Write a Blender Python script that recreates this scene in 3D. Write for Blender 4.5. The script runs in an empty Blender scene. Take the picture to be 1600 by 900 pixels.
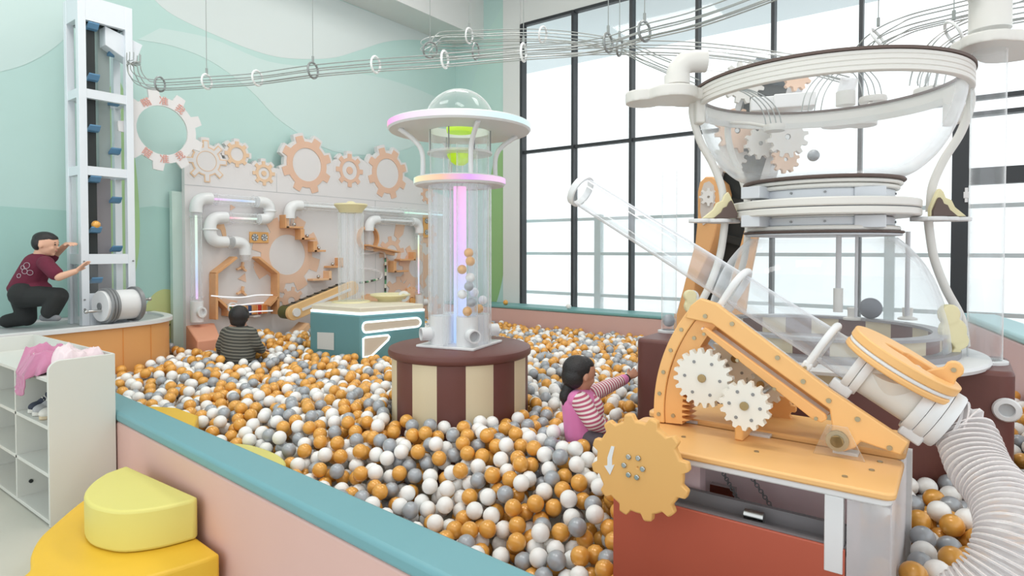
import bpy, bmesh, math, random
import numpy as np
from mathutils import Vector, Matrix, noise
random.seed(7)
SC = bpy.context.scene
COL = SC.collection

# ------------------------------------------------------------------ camera, world, light, exposure
F, CX, CY = 953.0, 800.0, 410.0
YAW, PIT, EYE = math.radians(36.3), math.radians(1.2), 1.5
cam_data = bpy.data.cameras.new('camera')
cam_data.sensor_width = 36.0
cam_data.lens = 36.0 * F / 1600.0
cam_data.shift_y = -(450.0 - CY) / 1600.0
cam_data.clip_start = 0.05
cam_data.clip_end = 200
cam = bpy.data.objects.new('camera', cam_data)
cam.location = (0, 0, EYE)
cam.rotation_euler = (math.radians(90) - PIT, 0, YAW)
COL.objects.link(cam)
SC.camera = cam

world = bpy.data.worlds.new('overcast_sky')
SC.world = world
world.use_nodes = True
world.node_tree.nodes['Background'].inputs[0].default_value = (0.94, 0.98, 1.0, 1)
world.node_tree.nodes['Background'].inputs[1].default_value = 1.25

def area_light(name, loc, rot, sx, sy, power, col=(1, 1, 1)):
    l = bpy.data.lights.new(name, 'AREA')
    l.shape = 'RECTANGLE'; l.size = sx; l.size_y = sy; l.energy = power; l.color = col
    o = bpy.data.objects.new(name, l)
    o.location = loc; o.rotation_euler = rot
    COL.objects.link(o)
    return o
# unseen area lights added below the ceiling to brighten and shape the play area
for lx, ly in ((-4.2, 4.6), (-4.2, 1.2), (-1.0, 4.6), (-1.0, 1.2)):
    area_light('fill_light', (lx, ly, 5.5), (0, 0, 0), 1.8, 0.8, 42, (1.0, 0.965, 0.92))

vs = SC.view_settings
vs.view_transform = 'Standard'
vs.look = 'None'
vs.exposure = 0.24
vs.gamma = 1.0
vs.use_curve_mapping = False
SC.cycles.max_bounces = 10
SC.cycles.diffuse_bounces = 4
SC.cycles.transparent_max_bounces = 40
SC.cycles.transmission_bounces = 8
SC.cycles.caustics_reflective = False
SC.cycles.caustics_refractive = False
SC.cycles.sample_clamp_indirect = 6.0
SC.cycles.use_denoising = True

# ------------------------------------------------------------------ from a point of the picture to a point of the place
FWD = Vector((-math.sin(YAW) * math.cos(PIT), math.cos(YAW) * math.cos(PIT), -math.sin(PIT)))
RGT = Vector((math.cos(YAW), math.sin(YAW), 0))
UPV = RGT.cross(FWD)
E0 = Vector((0, 0, EYE))
def ray(px, py): return FWD + RGT * ((px - CX) / F) - UPV * ((py - CY) / F)
def Pz(px, py, z):
    d = ray(px, py); return E0 + d * ((z - EYE) / d.z)
def Px(px, py, x):
    d = ray(px, py); return E0 + d * (x / d.x)
def Py(px, py, y):
    d = ray(px, py); return E0 + d * (y / d.y)
def Pd(px, py, t): return E0 + ray(px, py) * t
def Pp(px, py, p0, n):
    d = ray(px, py); return E0 + d * ((Vector(p0) - E0).dot(n) / d.dot(n))
def project(p):
    q = Vector(p) - E0; D = q.dot(FWD)
    return CX + F * q.dot(RGT) / D, CY - F * q.dot(UPV) / D, D

# ------------------------------------------------------------------ materials
def lin(c):
    c = c / 255.0
    return c / 12.92 if c <= 0.04045 else ((c + 0.055) / 1.055) ** 2.4
def rgb(r, g, b): return (lin(r), lin(g), lin(b), 1.0)
MATS = {}
def mat(name, col, rough=0.5, metal=0.0, bump=0.0, bscale=60.0, vary=0.0, vscale=4.0, spec=0.5, coat=0.0, sheen=0.0):
    if name in MATS: return MATS[name]
    m = bpy.data.materials.new(name); m.use_nodes = True
    nt = m.node_tree; b = nt.nodes['Principled BSDF']
    b.inputs['Base Color'].default_value = col
    b.inputs['Roughness'].default_value = rough
    b.inputs['Metallic'].default_value = metal
    b.inputs['Specular IOR Level'].default_value = spec
    b.inputs['Coat Weight'].default_value = coat
    b.inputs['Sheen Weight'].default_value = sheen
    if bump or vary:
        tc = nt.nodes.new('ShaderNodeTexCoord')
    if bump:
        n = nt.nodes.new('ShaderNodeTexNoise'); n.inputs['Scale'].default_value = bscale; n.inputs['Detail'].default_value = 4
        nt.links.new(tc.outputs['Object'], n.inputs['Vector'])
        bp = nt.nodes.new('ShaderNodeBump'); bp.inputs['Strength'].default_value = bump; bp.inputs['Distance'].default_value = 0.01
        nt.links.new(n.outputs['Fac'], bp.inputs['Height']); nt.links.new(bp.outputs['Normal'], b.inputs['Normal'])
    if vary:
        n2 = nt.nodes.new('ShaderNodeTexNoise'); n2.inputs['Scale'].default_value = vscale; n2.inputs['Detail'].default_value = 3
        nt.links.new(tc.outputs['Object'], n2.inputs['Vector'])
        mx = nt.nodes.new('ShaderNodeMix'); mx.data_type = 'RGBA'
        mx.inputs['A'].default_value = tuple(c * (1 - vary) for c in col[:3]) + (1,)
        mx.inputs['B'].default_value = tuple(min(1, c * (1 + vary)) for c in col[:3]) + (1,)
        nt.links.new(n2.outputs['Fac'], mx.inputs['Factor']); nt.links.new(mx.outputs['Result'], b.inputs['Base Color'])
    MATS[name] = m
    return m
def emit(name, col, strength):
    if name in MATS: return MATS[name]
    m = bpy.data.materials.new(name); m.use_nodes = True
    b = m.node_tree.nodes['Principled BSDF']
    b.inputs['Base Color'].default_value = (0.5, 0.5, 0.5, 1)
    b.inputs['Emission Color'].default_value = col
    b.inputs['Emission Strength'].default_value = strength
    MATS[name] = m
    return m
def emit_ramp(name, stops, strength, axis):
    """an LED strip whose colour runs along one axis of its own bounding box"""
    m = bpy.data.materials.new(name); m.use_nodes = True
    nt = m.node_tree; b = nt.nodes['Principled BSDF']
    tc = nt.nodes.new('ShaderNodeTexCoord'); sp = nt.nodes.new('ShaderNodeSeparateXYZ'); rp = nt.nodes.new('ShaderNodeValToRGB')
    nt.links.new(tc.outputs['Generated'], sp.inputs[0]); nt.links.new(sp.outputs['XYZ'.index(axis)], rp.inputs[0])
    els = rp.color_ramp.elements
    els[0].position, els[0].color = stops[0]
    els[1].position, els[1].color = stops[-1]
    for p, c in stops[1:-1]:
        e = els.new(p); e.color = c
    nt.links.new(rp.outputs[0], b.inputs['Emission Color'])
    b.inputs['Emission Strength'].default_value = strength
    b.inputs['Base Color'].default_value = (0.05, 0.05, 0.05, 1)
    MATS[name] = m
    return m
def acrylic(name, tint=(0.985, 0.992, 0.995), haze=0.04, edge=0.5, refl=0.8, hcol=(0.92, 0.94, 0.95), epow=3.2):
    """thin clear plastic: lets light through, mirrors at grazing angles, whitish at its rim"""
    if name in MATS: return MATS[name]
    m = bpy.data.materials.new(name); m.use_nodes = True
    nt = m.node_tree; nt.nodes.clear()
    out = nt.nodes.new('ShaderNodeOutputMaterial')
    tr = nt.nodes.new('ShaderNodeBsdfTransparent'); tr.inputs[0].default_value = tint + (1,)
    gl = nt.nodes.new('ShaderNodeBsdfGlossy'); gl.inputs['Roughness'].default_value = 0.04
    gl.inputs['Color'].default_value = (0.95, 0.97, 1, 1)
    lf = nt.nodes.new('ShaderNodeLayerWeight'); lf.inputs[0].default_value = 0.5
    pf = nt.nodes.new('ShaderNodeMath'); pf.operation = 'POWER'; pf.inputs[1].default_value = 4.5
    ml = nt.nodes.new('ShaderNodeMath'); ml.operation = 'MULTIPLY_ADD'; ml.inputs[1].default_value = refl * 0.75; ml.inputs[2].default_value = 0.035 * refl
    nt.links.new(lf.outputs['Facing'], pf.inputs[0])
    m1 = nt.nodes.new('ShaderNodeMixShader')
    nt.links.new(pf.outputs[0], ml.inputs[0]); nt.links.new(ml.outputs[0], m1.inputs[0])
    nt.links.new(tr.outputs[0], m1.inputs[1]); nt.links.new(gl.outputs[0], m1.inputs[2])
    df = nt.nodes.new('ShaderNodeBsdfDiffuse'); df.inputs[0].default_value = hcol + (1,)  # white diffuse, strongest at the rim, paints in the edge highlight
    lw = nt.nodes.new('ShaderNodeLayerWeight'); lw.inputs[0].default_value = 0.5
    pw = nt.nodes.new('ShaderNodeMath'); pw.operation = 'POWER'; pw.inputs[1].default_value = epow
    ma = nt.nodes.new('ShaderNodeMath'); ma.operation = 'MULTIPLY_ADD'; ma.inputs[1].default_value = edge; ma.inputs[2].default_value = haze
    ma.use_clamp = True
    nt.links.new(lw.outputs['Facing'], pw.inputs[0]); nt.links.new(pw.outputs[0], ma.inputs[0])
    m2 = nt.nodes.new('ShaderNodeMixShader')
    nt.links.new(ma.outputs[0], m2.inputs[0]); nt.links.new(m1.outputs[0], m2.inputs[1]); nt.links.new(df.outputs[0], m2.inputs[2])
    nt.links.new(m2.outputs[0], out.inputs[0])
    MATS[name] = m
    return m

WHITE = mat('white_plastic', rgb(228, 229, 230), 0.4)
WHITE_PAINT = mat('white_painted_board', rgb(216, 217, 211), 0.5)
WHITE_METAL = mat('white_powder_coat', rgb(224, 230, 236), 0.35)
IVORY = mat('ivory_plastic', rgb(224, 222, 217), 0.35)
CREAM = mat('cream_plastic', rgb(228, 219, 176), 0.45)
CREAMV = mat('cream_vinyl', rgb(222, 208, 176), 0.5, bump=0.05, bscale=90)
ORANGE = mat('orange_board', rgb(240, 188, 122), 0.42, vary=0.04)
ORANGE_DK = mat('orange_board_edge', rgb(228, 150, 70), 0.45)
WOODEN = mat('warm_wood', rgb(222, 168, 118), 0.5, vary=0.10, vscale=14)
PEACH = mat('peach_paint', rgb(226, 192, 166), 0.6)
PEACHL = mat('peach_board', rgb(234, 192, 152), 0.5, vary=0.03)
PINKW = mat('pink_vinyl', rgb(218, 180, 172), 0.5, bump=0.06, bscale=12, vary=0.03)
PINKL = mat('lilac_pink_vinyl', rgb(226, 196, 198), 0.5, bump=0.06, bscale=12)
TEALCAP = mat('teal_vinyl', rgb(112, 164, 172), 0.42, bump=0.06, bscale=14, vary=0.03)
TEALL = mat('pale_aqua_vinyl', rgb(176, 216, 222), 0.45, bump=0.05, bscale=14)
BROWNV = mat('brown_vinyl', rgb(108, 66, 60), 0.45, bump=0.06, bscale=30, vary=0.05)
TEALBOX = mat('teal_padding', rgb(104, 152, 158), 0.6, bump=0.05, bscale=80)
YEL_L = mat('lemon_vinyl', rgb(222, 214, 122), 0.45, bump=0.1, bscale=9, vary=0.03)
YEL_D = mat('marigold_vinyl', rgb(232, 188, 56), 0.45, bump=0.1, bscale=9, vary=0.04)
SALMON = mat('salmon_foam', rgb(232, 166, 136), 0.6)
RED = mat('brick_red_panel', rgb(184, 92, 70), 0.5, vary=0.03)
REDMAT = mat('red_mat', rgb(196, 112, 92), 0.6)
BLACKF = mat('black_frame', rgb(48, 52, 56), 0.45)
BLACKB = mat('black_belt', rgb(36, 42, 42), 0.6)
GREYM = mat('grey_metal', rgb(140, 142, 144), 0.4, 0.3)
GREYD = mat('grey_tray', rgb(128, 124, 126), 0.5)
GREYL = mat('light_grey_panel', rgb(186, 188, 190), 0.5)
STEEL = mat('steel', rgb(190, 190, 188), 0.22, 1.0)
WIRE = mat('track_wire', rgb(168, 172, 170), 0.35, 0.6)
BRASS = mat('brass_bolt', rgb(170, 150, 110), 0.3, 0.9)
SCREW = mat('zinc_screw', rgb(172, 160, 132), 0.35, 0.7)
BLUEC = mat('blue_cup', rgb(96, 142, 178), 0.45)
GREENY = mat('lime_plastic', rgb(196, 232, 60), 0.3)
CHOC = mat('chocolate_board', rgb(98, 82, 76), 0.6)
ACR = acrylic('clear_acrylic')
ACRT = acrylic('clear_acrylic_tube', haze=0.06, edge=0.95, refl=1.2)
ACRB = acrylic('clear_acrylic_dome', haze=0.075, edge=0.75, hcol=(0.86, 0.88, 0.9))
ACRBW = acrylic('clear_bowl', haze=0.12, edge=0.8, hcol=(0.84, 0.86, 0.88))
ACRP = acrylic('milky_acrylic_panel', haze=0.34, edge=0.4, hcol=(0.95, 0.92, 0.93))
HOSEM = acrylic('translucent_hose', tint=(0.95, 0.93, 0.93), haze=0.45, edge=0.4, hcol=(0.97, 0.95, 0.95))
PANE = acrylic('window_glass', tint=(0.97, 0.985, 0.985), haze=0.0, edge=0.02, refl=0.5)

# ------------------------------------------------------------------ mesh builder
def frame_of(n):
    n = Vector(n).normalized()
    a = Vector((0, 0, 1)) if abs(n.z) < 0.9 else Vector((1, 0, 0))
    u = a.cross(n).normalized(); v = n.cross(u)
    return u, v, n
class MB:
    def __init__(s): s.v = []; s.f = []; s.mi = []; s.cur = 0
    def add(s, vs_, fs):
        o = len(s.v); s.v += [Vector(p) for p in vs_]
        for f in fs: s.f.append(tuple(i + o for i in f)); s.mi.append(s.cur)
        return s
    def use(s, i): s.cur = i; return s
    def box(s, c, size, rz=0.0, rot=None):
        c = Vector(c); R = rot or Matrix.Rotation(rz, 3, 'Z')
        h = Vector(size) / 2
        vs_ = [c + R @ Vector((sx * h.x, sy * h.y, sz * h.z)) for sz in (-1, 1) for sy in (-1, 1) for sx in (-1, 1)]
        return s.add(vs_, [(0, 2, 3, 1), (4, 5, 7, 6), (0, 1, 5, 4), (2, 6, 7, 3), (0, 4, 6, 2), (1, 3, 7, 5)])
    def box2(s, a, b):
        a, b = Vector(a), Vector(b)
        return s.box((a + b) / 2, [abs(b[i] - a[i]) for i in range(3)])
    def beam(s, p0, p1, w, h, up=(0, 0, 1)):
        """a bar from p0 to p1, w wide sideways and h high along up"""
        p0, p1 = Vector(p0), Vector(p1); d = (p1 - p0); L = d.length; d.normalize()
        side = d.cross(Vector(up)).normalized(); u = side.cross(d)
        R = Matrix((d, side, u)).transposed()
        return s.box((p0 + p1) / 2, (L, w, h), rot=R)
    def cyl(s, p0, p1, r0, r1=None, n=24, caps=True):
        p0, p1 = Vector(p0), Vector(p1); r1 = r0 if r1 is None else r1
        u, v, _ = frame_of(p1 - p0)
        vs_ = []
        for p, r in ((p0, r0), (p1, r1)):
            for i in range(n):
                a = 2 * math.pi * i / n; vs_.append(p + (u * math.cos(a) + v * math.sin(a)) * r)
        fs = [(i, (i + 1) % n, n + (i + 1) % n, n + i) for i in range(n)]
        if caps: fs += [tuple(range(n - 1, -1, -1)), tuple(range(n, 2 * n))]
        return s.add(vs_, fs)
    def ringwall(s, p0, p1, ro, ri, n=32):
        """a hollow round collar"""
        p0, p1 = Vector(p0), Vector(p1); d = p1 - p0
        return s.lathe([(ri, 0), (ro, 0), (ro, d.length), (ri, d.length)], p0, n, d, close=True)
    def lathe(s, prof, c, n=32, axis=(0, 0, 1), close=False, caps=False):
        u, v, w = frame_of(axis); c = Vector(c); m = len(prof); vs_ = []
        for i in range(n):
            a = 2 * math.pi * i / n; e = u * math.cos(a) + v * math.sin(a)
            for r, z in prof: vs_.append(c + e * r + w * z)
        fs = []
        for i in range(n):
            j = (i + 1) % n
            for k in range(m if close else m - 1):
                l = (k + 1) % m
                fs.append((i * m + k, j * m + k, j * m + l, i * m + l))
        if caps:
            fs.append(tuple(i * m for i in range(n - 1, -1, -1))); fs.append(tuple(i * m + m - 1 for i in range(n)))
        return s.add(vs_, fs)
    def tube(s, path, r, n=12, closed=False, caps=True, up=None):
        path = [Vector(p) for p in path]; m = len(path); rs = r if hasattr(r, '__len__') else [r] * m
        T = []
        for i in range(m):
            a = path[(i - 1) % m] if (closed or i > 0) else path[i]
            b = path[(i + 1) % m] if (closed or i < m - 1) else path[i]
            T.append((b - a).normalized())
        u, v, _ = frame_of(T[0])
        vs_ = []
        for i in range(m):
            u = (u - T[i] * u.dot(T[i])).normalized(); v = T[i].cross(u)
            for k in range(n):
                a = 2 * math.pi * k / n; vs_.append(path[i] + (u * math.cos(a) + v * math.sin(a)) * rs[i])
        fs = []
        for i in range(m if closed else m - 1):
            j = (i + 1) % m
            for k in range(n):
                l = (k + 1) % n; fs.append((i * n + k, i * n + l, j * n + l, j * n + k))
        if caps and not closed: fs += [tuple(range(n - 1, -1, -1)), tuple(range((m - 1) * n, m * n))]
        return s.add(vs_, fs)
    def prism(s, pts, ext):
        """a flat outline given thickness along ext"""
        pts = [Vector(p) for p in pts]; ext = Vector(ext); n = len(pts)
        vs_ = pts + [p + ext for p in pts]
        return s.add(vs_, [tuple(range(n - 1, -1, -1)), tuple(range(n, 2 * n))] + [(i, (i + 1) % n, n + (i + 1) % n, n + i) for i in range(n)])
    def ringprism(s, outer, inner, ext):
        """outline with a hole: both loops have as many points"""
        n = len(outer); ext = Vector(ext)
        vs_ = [Vector(p) for p in outer] + [Vector(p) for p in inner]
        vs_ += [p + ext for p in vs_]
        fs = []
        for i in range(n):
            j = (i + 1) % n
            fs += [(i, n + i, n + j, j), (2 * n + i, 2 * n + j, 3 * n + j, 3 * n + i), (i, j, 2 * n + j, 2 * n + i), (n + i, 3 * n + i, 3 * n + j, n + j)]
        return s.add(vs_, fs)
    def ellipsoid(s, c, r, rot=None, nu=20, nv=12):
        c = Vector(c); R = rot or Matrix.Identity(3); r = (r, r, r) if not hasattr(r, '__len__') else r
        vs_ = [c + R @ Vector((0, 0, -r[2]))]
        for j in range(1, nv):
            t = math.pi * j / nv - math.pi / 2
            for i in range(nu):
                a = 2 * math.pi * i / nu
                vs_.append(c + R @ Vector((r[0] * math.cos(t) * math.cos(a), r[1] * math.cos(t) * math.sin(a), r[2] * math.sin(t))))
        vs_.append(c + R @ Vector((0, 0, r[2])))
        fs = [(0, 1 + (i + 1) % nu, 1 + i) for i in range(nu)]
        for j in range(nv - 2):
            for i in range(nu):
                a = 1 + j * nu; fs.append((a + i, a + (i + 1) % nu, a + nu + (i + 1) % nu, a + nu + i))
        L = len(vs_) - 1; a = 1 + (nv - 2) * nu
        fs += [(L, a + i, a + (i + 1) % nu) for i in range(nu)]
        return s.add(vs_, fs)
    def capsule(s, p0, p1, r0, r1=None, n=16, m=5):
        p0, p1 = Vector(p0), Vector(p1); r1 = r0 if r1 is None else r1
        L = (p1 - p0).length
        prof = [(max(1e-4, r0 * math.cos(t)), r0 * math.sin(t)) for t in [-math.pi / 2 * (1 - k / m) for k in range(m)]]
        prof += [(r0, 0), (r1, L)]
        prof += [(max(1e-4, r1 * math.cos(t)), L + r1 * math.sin(t)) for t in [math.pi / 2 * k / m for k in range(1, m + 1)]]
        return s.lathe(prof, p0, n, p1 - p0, caps=True)
    def torus(s, c, R, r, axis=(0, 0, 1), n=40, m=10):
        u, v, w = frame_of(axis); c = Vector(c)
        return s.tube([c + (u * math.cos(2 * math.pi * i / n) + v * math.sin(2 * math.pi * i / n)) * R for i in range(n)], r, m, closed=True)
    def build(s, name, material, parent=None, smooth=38, bevel=0.0, label=None, seg=2):
        o_ = parent
        org = Vector((0, 0, 0))
        while o_ is not None: org += o_.location; o_ = o_.parent
        me = bpy.data.meshes.new(name)
        me.from_pydata([tuple(p - org) for p in s.v], [], s.f)
        ml = material if isinstance(material, (list, tuple)) else [material]
        for m_ in ml: me.materials.append(m_)
        if len(ml) > 1:
            for p, i in zip(me.polygons, s.mi): p.material_index = i
        bm = bmesh.new(); bm.from_mesh(me); bmesh.ops.recalc_face_normals(bm, faces=bm.faces); bm.to_mesh(me); bm.free()
        ob = bpy.data.objects.new(name, me); COL.objects.link(ob)
        if parent is not None: ob.parent = parent
        if smooth:
            for p in me.polygons: p.use_smooth = True
            me.set_sharp_from_angle(angle=math.radians(smooth))
        if bevel:
            b = ob.modifiers.new('bevel', 'BEVEL'); b.width = bevel; b.segments = seg; b.limit_method = 'ANGLE'; b.angle_limit = math.radians(40)
        if label: ob['label'] = label
        return ob

def tag(o, label, cat, group=None, kind=None):
    o['label'] = label; o['category'] = cat
    if group: o['group'] = group
    if kind: o['kind'] = kind
    return o
def thing(name, label, cat, loc=(0, 0, 0), group=None):
    o = bpy.data.objects.new(name, None); o.empty_display_size = 0.1; COL.objects.link(o); o.location = loc
    return tag(o, label, cat, group)
def struct(mb, name, material, parent=None, bevel=0.0):
    o = mb.build(name, material, parent, bevel=bevel); o['kind'] = 'structure'; return o
def copy_tree(o, parent=None):
    c = o.copy(); COL.objects.link(c); c.parent = parent
    for ch in list(o.children): copy_tree(ch, c)
    return c
def circle(c, u, v, r, n, a0=0.0):
    c, u, v = Vector(c), Vector(u), Vector(v)
    return [c + u * (r * math.cos(a0 + 2 * math.pi * i / n)) + v * (r * math.sin(a0 + 2 * math.pi * i / n)) for i in range(n)]
def gear_loops(c, u, v, rt, rr, teeth, hole, a0=0.0, top=0.42, foot=0.62):
    """outline of a gear and a hole loop with as many points"""
    c, u, v = Vector(c), Vector(u), Vector(v); out, inn = [], []
    for k in range(teeth):
        b = a0 + 2 * math.pi * k / teeth; p = 2 * math.pi / teeth
        seq = [(b - p * foot / 2, rr), (b - p * top / 2, rt), (b, rt), (b + p * top / 2, rt), (b + p * foot / 2, rr), (b + p * 0.5, rr)]
        for a, r in seq:
            e = u * math.cos(a) + v * math.sin(a)
            out.append(c + e * r); inn.append(c + e * hole)
    return out, inn
def gear(mb, c, u, v, rt, rr, teeth, hole, th, a0=0.0, top=0.42, foot=0.62):
    u, v = Vector(u).normalized(), Vector(v).normalized(); n = u.cross(v) * th
    o, i = gear_loops(c, u, v, rt, rr, teeth, max(hole, 0.0005), a0, top, foot)
    return mb.ringprism(o, i, n)
def bezier(pts, k=8):
    """Catmull-Rom through the points"""
    pts = [Vector(p) for p in pts]; out = []
    for i in range(len(pts) - 1):
        p0 = pts[max(i - 1, 0)]; p1 = pts[i]; p2 = pts[i + 1]; p3 = pts[min(i + 2, len(pts) - 1)]
        for j in range(k):
            t = j / k
            out.append(0.5 * ((2 * p1) + (p2 - p0) * t + (2 * p0 - 5 * p1 + 4 * p2 - p3) * t * t + (3 * p1 - p0 - 3 * p2 + p3) * t ** 3))
    out.append(pts[-1]); return out
def merged(mb, name, material, parent, voxel=0.006, smooth_it=6, label=None):
    """fuse overlapping closed shapes into one continuous skin"""
    o_ = parent; org = Vector((0, 0, 0))
    while o_ is not None: org += o_.location; o_ = o_.parent
    me = bpy.data.meshes.new(name + '_raw'); me.from_pydata([tuple(p - org) for p in mb.v], [], mb.f)
    bm = bmesh.new(); bm.from_mesh(me); bmesh.ops.recalc_face_normals(bm, faces=bm.faces); bm.to_mesh(me); bm.free()
    ob = bpy.data.objects.new(name, me); COL.objects.link(ob)
    r = ob.modifiers.new('r', 'REMESH'); r.mode = 'VOXEL'; r.voxel_size = voxel
    if smooth_it:
        sm = ob.modifiers.new('s', 'SMOOTH'); sm.factor = 0.5; sm.iterations = smooth_it
    bpy.context.view_layer.update()
    dg = bpy.context.evaluated_depsgraph_get()
    me2 = bpy.data.meshes.new_from_object(ob.evaluated_get(dg))
    ob.modifiers.clear(); ob.data = me2; me2.name = name
    bpy.data.meshes.remove(me)
    me2.materials.clear(); me2.materials.append(material)
    for p in me2.polygons: p.use_smooth = True
    if parent is not None: ob.parent = parent
    if label: ob['label'] = label
    return ob

# ================================================================== THE SETTING
XW, YW, ZC = -6.6, 7.45, 5.6
MINT = mat('mint_wall_paint', rgb(188, 217, 212), 0.7, vary=0.03, vscale=0.7)
MINTP = mat('pale_grey_mint_paint', rgb(213, 222, 221), 0.7)
MINTL = mat('light_mint_paint', rgb(202, 222, 219), 0.7)
MINTD = mat('deep_mint_paint', rgb(168, 206, 199), 0.7)
LEAFG = mat('leaf_green_paint', rgb(168, 204, 150), 0.7)
LEAFY = mat('olive_yellow_paint', rgb(196, 204, 142), 0.7)
TWIG = mat('twig_brown_paint', rgb(96, 92, 70), 0.7)
CEILM = mat('ceiling_white', rgb(226, 228, 226), 0.8)
WALLW = mat('white_wall_paint', rgb(222, 224, 222), 0.7)
CONC = mat('grey_concrete_floor', rgb(196, 196, 186), 0.55, bump=0.05, bscale=30, vary=0.06, vscale=3)

struct(MB().box2((-9, -2.5, -0.1), (5, 7.8, 0)), 'floor', CONC)
wl = struct(MB().box2((XW - 0.15, -2.5, 0), (XW, YW, ZC)), 'wall_left', MINT)
struct(MB().box2((XW - 0.15, -2.5, ZC), (5, YW + 0.15, ZC + 0.1)), 'ceiling', CEILM)
struct(MB().box2((XW, -2.5, 4.78), (-6.02, YW, ZC)), 'trim_1', WALLW)      # soffit along the mint wall

def wall_patch(name, pts, m, eps):
    """paint on the mint wall: an outline of the mural"""
    o = struct(MB().prism([Px(x, y, XW + eps) for x, y in pts], (-0.004, 0, 0)), name, m, wl); return o
wall_patch('mural_hill', [(-60, 330), (0, 322), (60, 326), (150, 332), (240, 322), (300, 330), (420, 330), (560, 330), (712, 330), (712, 505), (560, 520), (400, 530), (280, 545), (100, 590), (-60, 640)], MINTD, 0.002)
wall_patch('mural_cloud', bez2 if False else [(tuple(p[:2])) for p in bezier([(225, -20, 0), (262, 18, 0), (330, 52, 0), (400, 80, 0), (450, 91, 0), (515, 91, 0), (560, 79, 0), (600, 66, 0), (640, 62, 0), (700, 66, 0)], 5)] + [(700, 62), (668, 54), (560, 12), (528, -1), (500, -14), (480, -22)], MINTP, 0.002)
wall_patch('mural_swirl', [tuple(p[:2]) for p in bezier([(215, 62, 0), (270, 72, 0), (330, 96, 0), (390, 140, 0), (440, 190, 0), (520, 236, 0), (600, 240, 0), (660, 220, 0), (700, 168, 0), (620, 128, 0), (520, 108, 0), (420, 96, 0), (330, 60, 0), (250, 44, 0)], 5)], MINTL, 0.003)
wall_patch('mural_swirl', [tuple(p[:2]) for p in bezier([(-60, 116, 0), (0, 112, 0), (50, 96, 0), (95, 66, 0), (120, 30, 0), (130, -20, 0)], 4)] + [(-60, -20)], MINTL, 0.003)
wall_patch('mural_leaf', [tuple(p[:2]) for p in bezier([(183, 118, 0), (196, 150, 0), (206, 210, 0), (216, 300, 0), (218, 380, 0), (208, 440, 0), (190, 482, 0), (150, 482, 0), (138, 420, 0), (136, 330, 0), (146, 220, 0), (164, 150, 0)], 5)], LEAFG, 0.004)
wall_patch('mural_bush', [tuple(p[:2]) for p in bezier([(222, 500, 0), (228, 478, 0), (240, 460, 0), (256, 452, 0), (272, 456, 0), (283, 474, 0), (290, 520, 0), (262, 530, 0), (226, 530, 0)], 5)], LEAFY, 0.005)
tw = MB()
for a, b in (((258, 530), (258, 500)), ((258, 522), (250, 508)), ((258, 518), (266, 506))):
    tw.tube([Px(*a, XW + 0.009), Px(*b, XW + 0.009)], 0.005, 5)
struct(tw, 'mural_twig', TWIG, wl)

# window wall: mint return, white pier, sill, head
wb = struct(MB().box2((XW, YW, 0), (-5.62, YW + 0.15, ZC)), 'wall_back', MINT)
def back_patch(name, pts, m, eps):
    struct(MB().prism([Py(x, y, YW - eps) for x, y in pts], (0, 0.004, 0)), name, m, wb)
back_patch('mural_leaf', [tuple(p[:2]) for p in bezier([(774, 478, 0), (784, 440, 0), (789, 390, 0), (789, 260, 0), (782, 230, 0), (772, 250, 0), (764, 300, 0), (760, 400, 0), (766, 478, 0)], 5)], mat('leaf_green_mid_paint', rgb(150, 190, 130), 0.7), 0.003)
back_patch('mural_tint', [(790, 0), (760, 55), (742, 120), (728, 170), (735, 250), (790, 250)], mat('soft_mint_paint', rgb(190, 220, 212), 0.7), 0.002)  # mural patch slightly paler than the mint around it
struct(MB().box2((-5.62, YW - 0.03, 0), (-5.31, YW + 0.15, ZC)), 'trim_2', WALLW)
struct(MB().box2((-5.31, YW, 4.86), (5, YW + 0.15, ZC)), 'wall_back_head', WALLW)
struct(MB().box2((-5.31, YW, 0), (-0.07, YW + 0.15, 0.6)), 'wall_back_sill', WALLW)

BAY = 0.882; WX0 = -5.285
def window(n, x0, x1, zs):
    e = thing('window_%d' % n, 'window bay', 'window', ((x0 + x1) / 2, YW + 0.05, zs[0])); del e['label']; del e['category']; e['kind'] = 'structure'
    f = MB()
    w = 0.038
    f.box2((x0 - w / 2, YW - 0.03, zs[0]), (x0 + w / 2, YW + 0.09, zs[-1]))
    for z in zs: f.box2((x0 + w / 2, YW, z - 0.022), (x1 - w / 2, YW + 0.07, z + 0.022))
    if n == 8: f.box2((x1 - w / 2, YW - 0.03, zs[0]), (x1 + w / 2, YW + 0.09, zs[-1]))
    struct(f, 'window_frame', BLACKF, e)
    for a, b in zip(zs[:-1], zs[1:]):
        struct(MB().box2((x0 + w / 2, YW + 0.03, a + 0.02), (x1 - w / 2, YW + 0.042, b - 0.02)), 'window_pane', PANE, e)
for n in range(6):
    window(n + 1, WX0 + n * BAY, WX0 + (n + 1) * BAY, (0.62, 2.95, 4.84))
window(7, 0.06, 1.9, (2.97, 4.84)); window(8, 1.9, 3.6, (2.97, 4.84))
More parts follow.
